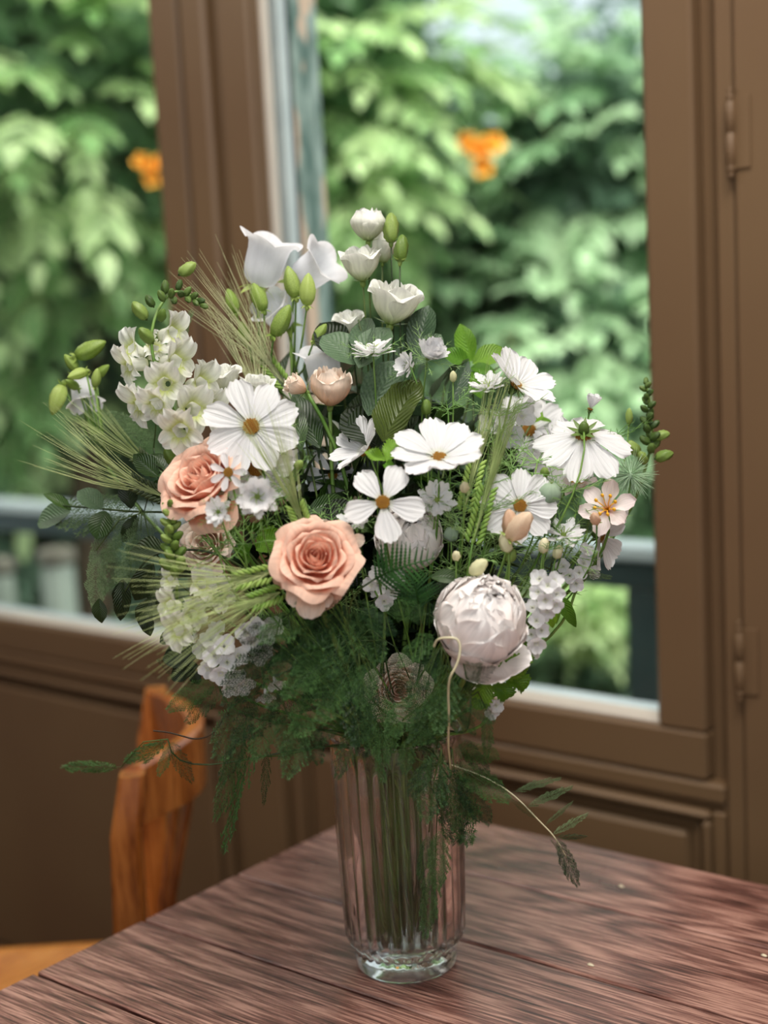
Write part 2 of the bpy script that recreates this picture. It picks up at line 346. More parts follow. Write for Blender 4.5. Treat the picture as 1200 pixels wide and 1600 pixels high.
# frame members round the casements
FR = struct('trim_1', (-1.2, YW, .74))
box('frame_head', -3.05, -.60, YW-.004, YW+.09, 2.43, 2.5, M_paint, FR)
box('frame_sill', -3.0, -.727, YW-.002, YW+.05, .727, .752, M_paint, FR, b=.004)
box('frame_step', -.7495, -.725, YW+.020, YW+.06, .727, 2.43, M_paint, FR, b=.001)
box('frame_jamb', -.725, -.699, YW+.000, YW+.10, .0, 2.43, M_paint, FR, b=.004)
box('casing_board', -.697, -.30, YW-.008, YW+.05, .0, 2.6, M_paint, FR, b=.003)
box('frame_sill_lip', -3.0, -.727, YW+.006, YW+.02, .716, .727, M_paint, FR, b=.003)
# lower joinery: two framed panels with a plain pilaster between
JP = struct('trim_2', (-1.2, YW, .35))
def panel(x0, x1, z0, z1):
    # frame boards around, sunken field and raised bead: rails and stiles proud of the wall board
    def ring(nm, a, wd, y0, y1, b):
        X0, X1, Z0, Z1 = x0+a, x1-a, z0+a, z1-a
        box(nm, X0, X1, y0, y1, Z1-wd, Z1, M_paint, JP, b=b); box(nm, X0, X1, y0, y1, Z0, Z0+wd, M_paint, JP, b=b)
        box(nm, X0, X0+wd, y0, y1, Z0+wd, Z1-wd, M_paint, JP, b=b); box(nm, X1-wd, X1, y0, y1, Z0+wd, Z1-wd, M_paint, JP, b=b)
    ring('panel_moulding', 0, .012, YW-.006, YW+.013, .005)
    ring('panel_moulding', .018, .006, YW+.004, YW+.013, .002)
    box('panel_field', x0+.034, x1-.034, YW+.002, YW+.013, z0+.034, z1-.034, M_paint, JP, b=.006)
panel(-1.455, -.746, .10, .716)
panel(-2.90, -1.615, .10, .716)
box('pilaster', -1.585, -1.485, YW-.004, YW+.013, .0, .716, M_paint, JP, b=.003)
box('stile_board', -.744, -.727, YW+.0, YW+.013, 0, .716, M_paint, JP, b=.002)

# casements
def casement(name, x0, x1, hinge_side):
    W = struct(name, ((x0+x1)/2, YW, .754)); z0, z1 = .754, 2.43; s = .064
    y0, y1 = YW-.002, YW+.042
    box('bottom_rail', x0, x1, y0, y1, z0, z0+.061, M_paint, W, b=.004)
    box('top_rail', x0, x1, y0, y1, z1-.07, z1, M_paint, W, b=.004)
    box('stile', x0, x0+s, y0, y1, z0+.061, z1-.07, M_paint, W, b=.004)
    box('stile', x1-s, x1, y0, y1, z0+.061, z1-.07, M_paint, W, b=.004)
    gx0, gx1, gz0, gz1 = x0+s, x1-s, z0+.061, z1-.07
    # stepped glazing beads
    for i, (y, d, t, m) in enumerate(((YW+.008, .012, .005, M_paint), (YW+.020, .016, .009, M_paint2))):
        box('glazing_bead', gx0, gx1, y, y+d, gz0, gz0+t, M_paint2, W, b=.0015)
        box('glazing_bead', gx0, gx1, y, y+d, gz1-t, gz1, m, W, b=.0015)
        box('glazing_bead', gx0, gx0+t, y, y+d, gz0+t, gz1-t, m, W, b=.0015)
        box('glazing_bead', gx1-t, gx1, y, y+d, gz0+t, gz1-t, M_paint, W, b=.0015)
    box('pane', gx0+.001, gx1-.001, YW+.036, YW+.040, gz0+.001, gz1-.001, M_pane, W, b=0)
    box('outer_bead', gx0, gx1, YW+.042, YW+.060, gz0-.012, gz0+.004, M_white, W, b=.003)
    return W
W2 = casement('window_2', -1.520, -.7505, 'R')
W1 = casement('window_1', -2.52, -1.607, 'L')
box('mullion', -1.607, -1.52, YW+.006, YW+.075, .752, 2.43, M_paint, FR, b=.006)
box('mullion_cover', -1.592, -1.538, YW-.012, YW+.004, .752, 2.43, M_paint, FR, b=.006)
# exterior: sill, post
EX = struct('trim_3', (-1.5, YW+.1, .8))
box('outer_sill', -3.2, -.62, YW+.062, YW+.15, .775, .797, M_white, EX, b=.004)
box('outer_sill_board', -3.2, -.62, YW+.10, YW+.19, .73, .76, M_white, EX, b=.004)
box('outer_post', -1.56, -1.466, YW+.076, YW+.094, .797, 2.6, M_white, EX, b=.003)
box('outer_post_gap', -1.56, -1.470, YW+.094, YW+.104, .797, 2.6, M_grey, EX, b=0)
o = box('peeling_post', -1.56, -1.4665, YW+.104, YW+.166, .797, 2.6, M_peel, EX, b=.004); o['label'] = 'weathered post with peeling grey-green paint'
# hinges
def hinge(z, x=-.6985):
    prof = [(.0, 0), (.003, .001), (.0035, .004), (.002, .006), (.0045, .009), (.0045, .012), (.003, .014), (.0055, .017), (.0055, .049), (.0042, .050), (.0055, .051), (.0055, .083), (.003, .086), (.0045, .088), (.0045, .091), (.002, .094), (.0035, .096), (.003, .099), (0, .1)]
    V, Fc, UV = lathegeo(prof, 12)
    h = place('hinge', mk('hinge', V, Fc, M_paint, UV), Matrix.Translation((x, YW-.012, z)), FR)
    box('hinge_leaf', x+.0015, x+.022, YW-.0105, YW-.008, z+.01, z+.09, M_paint, h, b=.0005)
hinge(1.475); hinge(.865)

# ------------------------------------------------------------ table
TX, TY = -1.055, 1.238
TROT = Matrix.Translation((TX, TY, 0)) @ RZ(math.radians(1.3))
T = thing('wooden_table', 'plum-brown wooden plank table under the glass vase', 'table', (-.3, .7, 0))
PW = .1335
for i in range(9):
    y1 = -i*PW - .0019; y0 = -(i+1)*PW + .0019
    V, Fc = boxgeo(0, 1.62, y0, y1, -.026, 0, .0016)
    place('plank', fixn(mk('plank', V, Fc, M_table, smooth=False)), TROT @ TR(0, 0, .75), T)
V, Fc = boxgeo(.03, 1.59, -9*PW+.03, -.03, -.034, -.0262, 0); place('underlay', fixn(mk('underlay', V, Fc, M_seam, smooth=False)), TROT @ TR(0, 0, .75), T)
for (a, b, c, d) in ((.06, 1.56, -.085, -.06), (.06, 1.56, -1.14, -1.115), (.06, .085, -1.115, -.085), (1.535, 1.56, -1.115, -.085)):
    V, Fc = boxgeo(a, b, c, d, -.12, -.0341, .002); place('apron', fixn(mk('apron', V, Fc, M_tleg, smooth=False)), TROT @ TR(0, 0, .75), T)
for lx in (.10, 1.50):
    for ly in (-.13, -1.09):
        V, Fc = boxgeo(lx-.03, lx+.03, ly-.03, ly+.03, -.75, -.0341, .004)
        place('leg', fixn(mk('leg', V, Fc, M_tleg, smooth=False)), TROT @ TR(0, 0, .75), T)
M_crumb = simplemat('pale_crumb', (236, 226, 200), (220, 204, 170), rough=.8)
def crumb(px, py, s, lab, z=.75):
    d = ray(px, py); p = CAM + d*((z-CAM.z)/d.z)
    prof = [(0, 0), (.8, .1), (1, .45), (.7, .9), (0, 1.05)]
    V, Fc, UV = lathegeo(prof, 8, lambda r, z, a, i: (r*(1+.25*math.sin(2*a+i)), z))
    o = place('crumb', mk('crumb', V, Fc, M_crumb, UV), Matrix.Translation(p) @ SC((s*1.4, s, s*.8))); tag(o, lab, 'crumb', None)
crumb(971, 1386, .0022, 'tiny pale crumb on the rearmost table plank right of the vase')
crumb(923, 1509, .0024, 'tiny pale crumb on the second table plank, right of the vase foot')
crumb(1194, 1494, .0020, 'tiny pale crumb by the right edge of the photo on the table')

# ------------------------------------------------------------ chair
def chair():
    A = Vector((-1.185, .935, 0)); B = Vector((-1.442, 1.193, 0))      # rear posts
    t = thing('wooden_chair', 'varnished orange-brown wooden chair with curved crest rail beside the table', 'chair', ((A+B)/2))
    ax = (B-A).normalized(); out = Vector((-ax.y, ax.x, 0))
    if out.x > 0: out = -out                                   # towards the seat front (-x,-y)
    W = (B-A).length
    def L(a, f, z): return A + ax*a + out*f + Vector((0, 0, z))
    def rot(z): return Matrix(((ax.x, out.x, 0, 0), (ax.y, out.y, 0, 0), (0, 0, 1, 0), (0, 0, 0, 1)))
    def sweep(name, P, hw, hd, parent=t, mat=M_chair, mesh_only=False):
        # rectangular section swept along P (list of local triples), half width along ax, half depth along out
        V = []; Fc = []
        n = len(P)
        for i, (a, f, z) in enumerate(P):
            hwi = hw[i] if hasattr(hw, '__len__') else hw; hdi = hd[i] if hasattr(hd, '__len__') else hd; c = .3
            for (sx, sy) in ((-1, -1+c), (-1+c, -1), (1-c, -1), (1, -1+c), (1, 1-c), (1-c, 1), (-1+c, 1), (-1, 1-c)):
                V.append(tuple(L(a+sx*hwi, f+sy*hdi, z)))
        for i in range(n-1):
            for k in range(8): Fc.append((i*8+k, i*8+(k+1) % 8, (i+1)*8+(k+1) % 8, (i+1)*8+k))
        Fc.append(tuple(range(8))[::-1]); Fc.append(tuple((n-1)*8+k for k in range(8)))
        c = sum((L(*p) for p in P), Vector())/n
        return place(name, fixn(mk(name, [tuple(Vector(v)-c) for v in V], Fc, mat, smooth=False)), Matrix.Translation(c), parent)
    # rear posts run from the floor up to the crest, raked backwards
    for a in (0, W):
        sweep('back_post', [(a, -.075, 0), (a, -.02, .25), (a, .0, .45), (a, .005, .62), (a, -.0, .78), (a, -.012, .850)], [.013, .015, .017, .017, .016, .015], [.014, .018, .020, .019, .017, .014])
    # crest rail, bowed backwards
    n = 15; V = []; Fc = []
    c0 = L(W/2, 0, .82)
    for i in range(n):
        s = i/(n-1); a = .012+(W-.024)*s; f = -.012-.062*math.sin(PI*s); h = .066+.012*math.sin(PI*s)
        for (df, z) in ((-.009, .850-h), (-.011, .848), (-.006, .852), (.006, .852), (.011, .848), (.009, .850-h)):
            V.append(tuple(L(a, f+df, z+.002)-c0))
    for i in range(n-1):
        for k in range(6): Fc.append((i*6+k, i*6+(k+1) % 6, (i+1)*6+(k+1) % 6, (i+1)*6+k))
    Fc.append(tuple(range(6))); Fc.append(tuple((n-1)*6+k for k in range(6)))
    place('crest_rail', fixn(mk('crest_rail', V, Fc, M_chair, smooth=False)), Matrix.Translation(c0), t)
    for s in (.25, .5, .75):
        f = -.062*math.sin(PI*s)
        sweep('back_slat', [(W*s, .0, .475), (W*s, f*.5, .63), (W*s, f-.01, .80)], [.009, .010, .012], .005)
    # seat: rounded slab wider in front
    D = .40; V = []; Fc = []; m = 40
    c1 = L(W/2, D/2, .475)
    outl = []
    for i in range(m):
        a = 2*PI*i/m; cx, sy = math.cos(a), math.sin(a)
        p = .38; X = (abs(cx)**p)*(1 if cx > 0 else -1); Y = (abs(sy)**p)*(1 if sy > 0 else -1)
        ww = (W/2+.012)*(1+.14*(Y*.5+.5)); outl.append((W/2+X*ww, D/2+Y*(D/2+.01)))
    for (k, z) in ((.96, .462), (1, .468), (1, .479), (.975, .486), (.93, .487), (.86, .4835), (.45, .4795), (.001, .479)):
        for (a, f) in outl: V.append(tuple(L(W/2+(a-W/2)*k, D/2+(f-D/2)*k, z)-c1))
    for i in range(7):
        for k in range(m): Fc.append((i*m+k, i*m+(k+1) % m, (i+1)*m+(k+1) % m, (i+1)*m+k))
    Fc.append(tuple(range(m)))
    place('seat', fixn(mk('seat', V, Fc, M_chairseat, smooth=True)), Matrix.Translation(c1), t)
    for a in (-.02, W+.02):
        sweep('front_leg', [(a, D+.005, 0), (a*1.0, D-.02, .462)], [.012, .018], [.012, .018])
    for z, f in ((.437, D-.03), (.437, .02)): 
        V, Fc = boxgeo(0, W, -.009, .009, -.025, .025, .002)
        place('seat_rail', fixn(mk('seat_rail', V, Fc, M_chair, smooth=False)), Matrix.Translation(L(0, f, z)) @ rot(0), t)
    for a in (0.0, W):
        V, Fc = boxgeo(-.009, .009, .0, D-.02, -.02, .02, .002)
        place('seat_rail', fixn(mk('seat_rail', V, Fc, M_chair, smooth=False)), Matrix.Translation(L(a, 0, .437)) @ rot(0), t)
chair()

# ------------------------------------------------------------ vase, water
AX = Vector((-.766, .914, .75)); Z0 = .75
NR = 30
def ribbed(prof, n, amp):
    def mod(r, z, a, i):
        k = amp[i] if hasattr(amp, '__len__') else amp
        return (r*(1 + k*(abs(math.cos(a*NR/2))-.5)), z)
    return lathegeo(prof, n, mod)
def vase():
    t = thing('glass_vase', 'tall clear ribbed glass vase holding the bouquet', 'vase', AX)
    outer = [(.0, .0015), (.030, .0015), (.034, 0), (.043, 0), (.0460, .003), (.0465, .012), (.0455, .019), (.0465, .0215), (.0515, .027), (.0535, .034), (.0545, .06), (.0555, .10), (.0565, .14), (.0575, .175), (.0580, .195), (.0585, .202), (.0595, .216), (.0598, .220)]
    inner = [(.0590, .222), (.0575, .220), (.0565, .212), (.0555, .200), (.0548, .17), (.0535, .12), (.0520, .06), (.0508, .038), (.0480, .030), (.040, .0268), (.02, .026), (.0, .026)]
    amp = [0]*7 + [.03, .06, .07] + [.075]*4 + [.06, .02, 0, 0] + [0]*2 + [.0]*10
    V, Fc, UV = ribbed(outer+inner, NR*8, amp)
    place('vase_body', fixn(mk('vase_body', V, Fc, M_glass, UV)), Matrix.Translation(AX), t)
    wp = [(.0, .0263), (.02, .0263), (.039, .0271), (.0465, .0300), (.0503, .038), (.0516, .06), (.0531, .12), (.0544, .17), (.0546, .1765), (.0535, .1760), (.03, .1758), (0, .1758)]
    V, Fc, UV = lathegeo(wp, 48)
    o = place('water', fixn(mk('water', V, Fc, M_water, UV)), Matrix.Translation(AX)); tag(o, 'clear water filling the glass vase nearly to its rim', 'water')
vase()

# ------------------------------------------------------------ plant materials
M_stem = leafmat('green_stem', (84, 124, 48), (128, 160, 80), .1, .45, .4, 40)
M_stemdk = leafmat('dark_stem', (48, 66, 34), (92, 112, 56), .1, .45, .4, 40)
M_stembr = leafmat('brown_stem', (84, 58, 36), (110, 80, 48), .05, .5, .3, 40)
M_white_petal = petalmat('white_petal', (244, 244, 246), (252, 252, 253), (226, 230, 200), .35, 15, .5)
M_cream_petal = petalmat('greenish_white_petal', (240, 242, 224), (250, 250, 246), (180, 200, 130), .35, 8, .2, .35)
M_bell_petal = petalmat('soft_white_bell_petal', (238, 240, 246), (250, 250, 254), (200, 216, 180), .45, 6, .1, .2)
M_rose = petalmat('peach_petal', (243, 168, 136), (250, 212, 190), (232, 120, 84), .30, 6, .15, .45)
M_rose2 = petalmat('pale_peach_petal', (246, 214, 188), (251, 238, 224), (232, 184, 148), .25, 6, .15, .45)
M_peony = petalmat('blush_white_petal', (252, 240, 234), (255, 252, 250), (246, 218, 202), .10, 7, .10, .5)
M_snap = petalmat('ivory_floret_petal', (240, 242, 226), (250, 250, 246), (206, 216, 130), .4, 6, .15, .4)
M_alst = petalmat('pink_white_petal', (250, 242, 238), (248, 232, 232), (240, 196, 186), .35, 10, .2, .4)
M_disc = simplemat('brown_disc', (96, 58, 18), (140, 92, 24), rough=.8, scale=400)
M_pollen = simplemat('yellow_pollen', (196, 148, 40), (104, 62, 20), rough=.7, scale=260, contrast=(.42, .58))
M_pollen2 = simplemat('bright_yellow_pollen', (244, 190, 50), (226, 160, 30), rough=.7, scale=200)
M_bud = leafmat('green_bud', (96, 124, 52), (150, 172, 92), .2, .45, .35, 60)
M_buddk = leafmat('dark_green_bud', (58, 82, 38), (96, 120, 58), .15, .45, .35, 80)
M_palebud = leafmat('pale_bud', (206, 206, 164), (232, 226, 196), .25, .5, .3, 60)
M_pinkbud = leafmat('blush_bud', (214, 178, 150), (236, 222, 196), .25, .5, .3, 60)
M_pod = leafmat('lime_pod', (132, 158, 74), (178, 196, 112), .3, .45, .35, 50)
M_euc = leafmat('grey_green_leaf', (50, 72, 50), (86, 110, 80), .15, .45, .4, 25, .25)
M_rus = leafmat('deep_green_leaf', (34, 58, 22), (62, 92, 34), .2, .38, .5, 40, .3)
M_mottle = leafmat('mottled_leaf', (26, 38, 16), (78, 94, 34), .2, .4, .45, 120, .5)
M_lime = leafmat('bright_green_leaf', (86, 136, 40), (134, 176, 66), .35, .45, .4, 40, .5)
M_darkleaf = leafmat('blackish_green_leaf', (24, 36, 18), (42, 58, 28), .15, .45, .35, 40, .4)
M_needle = leafmat('fern_needle', (26, 54, 28), (84, 122, 66), .2, .5, .35, 14)
M_needle2 = leafmat('grey_fern_needle', (92, 116, 78), (128, 150, 110), .3, .5, .3, 60)
M_fern = leafmat('fern_green', (32, 72, 30), (58, 104, 46), .3, .45, .35, 50, .3)
M_thread = leafmat('thread_leaf', (112, 158, 78), (168, 200, 132), .2, .5, .3, 60)
M_awn = leafmat('barley_awn', (150, 170, 104), (196, 206, 148), .25, .4, .4, 60)
M_awn2 = leafmat('dry_awn', (168, 176, 128), (208, 210, 168), .25, .4, .4, 60)
M_grain = leafmat('barley_grain', (112, 148, 62), (160, 188, 96), .2, .45, .35, 200)
M_graindk = leafmat('dark_barley_grain', (56, 70, 40), (90, 104, 62), .15, .45, .35, 200)
M_wire = simplemat('pale_tendril', (222, 216, 184), (190, 182, 140), rough=.5)
M_wiredk = simplemat('dark_tendril', (52, 40, 30), (80, 62, 44), rough=.5)

NECK = AX + Vector((0, 0, .205))
used = [0]
def stem_path(head, back, spread=1.0):
    """bottom of vase -> neck -> head; 'back' is the direction in which the stem leaves the head"""
    used[0] += 1; h = Vector(head)
    dxy = Vector((h.x-AX.x, h.y-AX.y, 0)); L = dxy.length; d = dxy.normalized() if L > 1e-4 else Vector((1, 0, 0))
    a = random.uniform(-.7, .7); d2 = Vector((d.x*math.cos(a)-d.y*math.sin(a), d.x*math.sin(a)+d.y*math.cos(a), 0))
    rn = .018 + .026*min(1, L/.25)*random.uniform(.6, 1); neck = Vector((AX.x, AX.y, AX.z+.205)) + d2*rn
    a2 = random.uniform(-.8, .8) + .8; d3 = Vector((d.x*math.cos(a2)-d.y*math.sin(a2), d.x*math.sin(a2)+d.y*math.cos(a2), 0))
    bot = Vector((AX.x, AX.y, AX.z+.031+random.uniform(0, .012))) - d3*random.uniform(.008, .041)
    up = (neck-bot).normalized(); dist = (h-neck).length
    low = bez(bot, bot+(neck-bot)*.33, bot+(neck-bot)*.66, neck, 5)
    hi = bez(neck, neck+(up*.6+(h-neck).normalized()*.4)*dist*.4, h+Vector(back).normalized()*dist*.33, h, 14)
    return low[:-1] + hi
def make_stem(t, head, back, r=.0016, mat=None, rtop=None, name='stem'):
    P = stem_path(head, back); rt = rtop if rtop else r*.75
    R = [r*1.15+(rt-r*1.15)*i/(len(P)-1) for i in range(len(P))]
    c = P[0]; V, Fc, UV = tubegeo([p-c for p in P], R, 6)
    s = place(name, mk(name, V, Fc, mat or M_stem, UV), Matrix.Translation(c), t); return s, P
def flower(name, label, cat, head, back, group=None, r=.0016, mat=None):
    P = stem_path(head, back); t = thing(name, label, cat, P[0], group)
    R = [max(r, .0019)*1.1 if i < 4 else r*1.15+(r*.75-r*1.15)*i/(len(P)-1) for i in range(len(P))]
    V, Fc, UV = tubegeo([p-P[0] for p in P], R, 6)
    place('stem', mk('stem', V, Fc, mat or M_stem, UV), Matrix.Translation(P[0]), t)
    return t, P

# ---- shared shapes
def cosmos_petal(seed, wide=1.0, curl=0.0, cup=.05):
    r = random.Random(seed); ph = [r.uniform(0, 6) for _ in range(4)]; tab = [(0, .035), (.15, .07), (.35, .15), (.6, .225), (.8, .245), (.93, .21), (1, .15)]
    dp = [r.uniform(.4, 1) for _ in range(3)]; bend = r.uniform(-.04, .06)
    def fn(u, v):
        wd = lerp_table(tab, v)*wide; lobes = .035*math.cos(3*PI*u)*dp[0] - .05*u*u
        x = v*(1-.03*u*u) + (v**6)*lobes; y = wd*u + bend*v*v
        z = .018*math.cos(u*PI*4.2+ph[0])*math.sin(PI*min(1, v*1.02))**.7 + cup*u*u*(.3+v) + curl*v*v + .02*math.sin(3*v+ph[1])*u + .014*(v**4)*math.sin(5*u+ph[2])
        return (x, y, z)
    return gridgeo(fn, 14, 12)
COS = [mk('cosmos_petal', *cosmos_petal(s, w_, c_)[:2], M_white_petal, cosmos_petal(s, w_, c_)[2]) for s, w_, c_ in ((1, 1, -.02), (2, .94, -.06), (3, 1.08, .02), (4, 1, -.1))]
def disc_mesh():
    b = MB(); V, Fc, UV = lathegeo([(0, -.05), (.7, -.05), (1, .1), (.95, .3), (.75, .48), (.4, .58), (0, .6)], 20); b.add(V, Fc, UV, 0)
    base = b.mesh('disc', M_disc)
    b = MB(); n = 75
    for i in range(n):
        rr = math.sqrt((i+.5)/n); a = i*2.39996; z = .6*math.cos(rr*1.25)**.8
        s = .075*(.8+.5*rr); p = (rr*.97*math.cos(a), rr*.97*math.sin(a), z)
        d = Vector((p[0]*.6, p[1]*.6, 1)); M = frame(p, d, i, (s, s, s*2.3))
        b.addM(lathegeo([(1, -.3), (.9, .5), (1.15, .8), (0, 1.1)], 5), M)
    return base, b.mesh('disc_floret', M_pollen)
DISC, DISCF = disc_mesh()
def calyx_mesh(n, L, W, mat, curve=.25, nm='calyx'):
    b = MB()
    def fn(u, v):
        w_ = W*math.sin(PI*(.12+.88*v))**.8*(1-v*.3); return (v*L, w_*u, curve*v*v*L*(-1)+.15*abs(u)*w_)
    g = gridgeo(fn, 4, 5)
    for i in range(n): b.addM(g, RZ(2*PI*i/n))
    b.add(*lathegeo([(0, -.42), (.10, -.40), (.18, -.25), (.2, -.05), (.1, .0)], 10))
    return b.mesh(nm, mat)
CALYX = calyx_mesh(8, .62, .11, M_buddk)
def cosmos(px, py, D, dia, n, label, npet=8, cup=0.0, roll=0, wide=1.2, skip=(), group=None, disc=.17):
    c = at(px, py, D); nn = cdir(*n); s = dia*.5*D/F
    t, P = flower('cosmos', label, 'flower', c - nn*s*.12, -nn*.6+Vector((0, 0, -.8)), group, .0011)
    Mh = frame(c, nn, roll)
    for i in range(npet):
        if i in skip: continue
        a = 2*PI*i/npet + random.uniform(-.09, .09); cc = cup + random.uniform(-.1, .08)
        M = Mh @ RZ(a) @ RY(-cc) @ TR(s*.06, 0, (i % 2)*s*.02) @ SC((s*random.uniform(.9, 1.02), s*wide, s))
        place('petal', COS[random.randrange(4)], M, t)
    d = place('disc', DISC, Mh @ SC((s*disc, s*disc, s*disc*.8)), t); place('disc_florets', DISCF, Mh @ SC((s*disc, s*disc, s*disc*.8)), d, 'stuff')
    place('calyx', CALYX, Mh @ TR(0, 0, -s*.035) @ SC(s*.55), t)
    return t

def cup_petal(R, H, aw, rtop, lip, seed, ruf=.02, point=.0):
    r_ = random.Random(seed); p1, p2, p3 = [r_.uniform(0, 6.28) for _ in range(3)]
    def fn(u, v):
        s = math.sin(min(1, v*1.35)*PI/2)**.75; rr = R*(.18+.82*s)
        if v > .6: q = (v-.6)/.4; rr += (rtop-R)*q*q*(3-2*q)
        q = max(0, (v-.72)/.28); rr += lip*q*q*(1+.3*math.sin(3*u+p1))
        wtop = 1 if v < .6 else math.sqrt(max(0, 1-((v-.6)/.43)**2*.75))
        a = aw*.5*(.45+.55*math.sin(min(1, v*1.5)*PI/2))*wtop*u
        z = H*(v - .22*u*u*v*v) - lip*.55*q*q*q + ruf*math.sin(5*u+p2)*v*v + point*(1-abs(u))*q
        rr += ruf*math.sin(4*u+p3)*v + .03*R*u*u
        return (rr*math.cos(a), rr*math.sin(a), z)
    return gridgeo(fn, 12, 12)
def layered(layers, mat, seed, nm='petal'):
    """list of (mesh, angle) for a layered bloom"""
    out = []; a0 = 0
    for k, (R, H, aw, rtop, lip, n, ruf) in enumerate(layers):
        ms = []
        for v in range(min(2, n)):
            g = cup_petal(R, H, math.radians(aw), rtop, lip, seed*97+k*5+v, ruf); ms.append(mk(nm, g[0], g[1], mat, g[2]))
        for i in range(n): out.append((ms[i % len(ms)], a0+2*PI*i/n+((k*37+i*11) % 7-3)*.04, k))
        a0 += 2*PI/n*.5+.2
    return out
ROSE_L = [(.11, 1.00, 320, .07, .00, 1, .01), (.19, 1.00, 230, .15, .01, 2, .01), (.28, .99, 170, .25, .03, 3, .01), (.38, .97, 150, .36, .05, 3, .015), (.50, .95, 130, .50, .08, 4, .02), (.64, .91, 118, .66, .12, 4, .02), (.80, .84, 108, .84, .18, 5, .025), (.96, .74, 95, 1.02, .26, 5, .03)]
ROSE = layered(ROSE_L, M_rose, 3); ROSE2 = layered(ROSE_L, M_rose2, 5)
ROSE_BUD = layered(ROSE_L[:6], M_rose2, 8)
LIS_L = [(.14, 1.0, 260, .08, 0, 1, .01), (.32, 1.02, 190, .26, .0, 2, .015), (.52, 1.03, 170, .46, .03, 3, .02), (.70, 1.02, 160, .68, .06, 3, .02), (.84, .98, 150, .92, .14, 4, .025)]
LIS = layered(LIS_L, M_cream_petal, 11)
LIS_CL_L = [(.25, 1.0, 260, .10, 0, 1, .01), (.55, 1.08, 200, .26, .0, 2, .01), (.80, 1.08, 170, .46, .02, 3, .015), (.97, 1.02, 150, .70, .03, 4, .02)]
RS_L = [(.16, 1.02, 300, .10, 0, 1, .01), (.34, 1.04, 200, .26, .0, 2, .015), (.54, 1.02, 160, .42, .02, 3, .02), (.74, .98, 140, .60, .05, 4, .025), (.92, .90, 120, .82, .10, 4, .03)]
ROSE_SIDE = layered(RS_L, M_rose2, 21)
LISC = layered(LIS_CL_L, M_cream_petal, 13)
SEP5 = calyx_mesh(5, .95, .16, M_bud, -.15, 'sepals')
def bloom(name, label, px, py, D, dia, n, S_, roll=0, sep=SEP5, group=None, r=.0022, stemmat=None, outer=None, sz=1.0, sepscale=1.0):
    """layered bloom; (px,py) is the centre of the visible flower"""
    s = dia*.5*D/F; nn = cdir(*n); c = at(px, py, D) - nn*s*.5*sz
    t, P = flower(name, label, 'flower', c - nn*s*.1, -nn*.7+Vector((0, 0, -.6)), group, r, stemmat)
    Mh = frame(c, nn, roll)
    for me, a, k in S_: place('petal', me, Mh @ RZ(a) @ SC((s, s, s*sz)), t)
    if outer:
        for (a, tilt, sc) in outer:
            place('petal', S_[-1][0], Mh @ RZ(a) @ TR(s*.2, 0, 0) @ RY(tilt) @ TR(-s*.2, 0, -s*.05) @ SC(s*sc), t)
    place('sepals', sep, Mh @ TR(0, 0, -s*.02) @ SC(s*.75*sepscale), t)
    return t, Mh, s

# ---- peony
def ball_petal(R, t0, t1, w_, lift, seed, ruf=.02):
    """petal lying on a ball: from polar angle t0 to t1 (0 = underside), physical half width w_"""
    r_ = random.Random(seed); p1, p2, p3 = [r_.uniform(0, 6.28) for _ in range(3)]; sk = r_.uniform(-.12, .12); notch = r_.uniform(.0, .09)
    def fn(u, v):
        hw = w_*((.45+.55*math.sin(min(1, v*1.7)*PI/2)) if v < .58 else math.sqrt(max(.03, 1-((v-.58)/.43)**2)))
        th = t0+(t1-t0)*v*(1-.05*u*u*v-notch*math.exp(-18*u*u)*v**6)
        rr = R*(1+.045*math.sin(PI*v)) + lift*max(0, (v-.7)/.3)**2 + ruf*v*v*math.sin(5*u+p2) + .035*R*abs(u)**3*(1-v*.5) + ruf*.5*math.sin(11*u+p3)*v**4
        a = hw*u/(R*max(.42, math.sin(th))) + sk*v*v
        return (rr*math.sin(th)*math.cos(a), rr*math.sin(th)*math.sin(a), -rr*math.cos(th))
    return gridgeo(fn, 14, 14)
def peony_set(seed):
    out = []; D_ = math.radians; r = random.Random(seed)
    for k, (R, t0, t1, w_, lift, n, ruf) in enumerate(((.98, 2, 95, .80, .05, 5, .012), (.93, 15, 112, .58, .06, 6, .02), (.88, 35, 126, .48, .07, 7, .03), (.83, 50, 138, .42, .08, 7, .035), (.78, 62, 149, .38, .09, 7, .04), (.73, 72, 158, .34, .09, 6, .045), (.68, 82, 167, .32, .09, 6, .05), (.63, 92, 175, .30, .08, 5, .05), (.58, 100, 184, .30, .06, 4, .05))):
        ms = []
        for v in range(3):
            g = ball_petal(R, D_(t0), D_(t1*(1+.08*(v-1))), w_*(1+.16*(v-1)), lift, seed*31+k*7+v, ruf); ms.append(mk('petal', g[0], g[1], M_peony, g[2]))
        for i in range(n): out.append((ms[r.randrange(3)], 2*PI*i/n+k*.9+r.uniform(-.16, .16), k))
    return out
PEONY = peony_set(4)
def peony(label, px, py, D, dia, n, extra=True):
    s = dia*.5*D/F; nn = cdir(*n); c = at(px, py, D)
    t, P = flower('peony', label, 'flower', c-nn*s*1.02, -nn*.6+Vector((0, 0, -.7)), None, .0028)
    Mh = frame(c, nn, .4)
    for me, a, k in PEONY: place('petal', me, Mh @ RZ(a) @ RX(random.uniform(-.10, .10)) @ SC(s*random.uniform(.98, 1.02)), t)
    place('sepals', SEP5, Mh @ TR(0, 0, -s*1.05) @ SC(s*.6), t)
    if extra:
        for a in extra: place('petal', PEONY[0][0], Mh @ RZ(a) @ TR(0, 0, -s*.98) @ RY(.42) @ TR(0, 0, s*.98) @ SC(s*1.0), t)
    return t

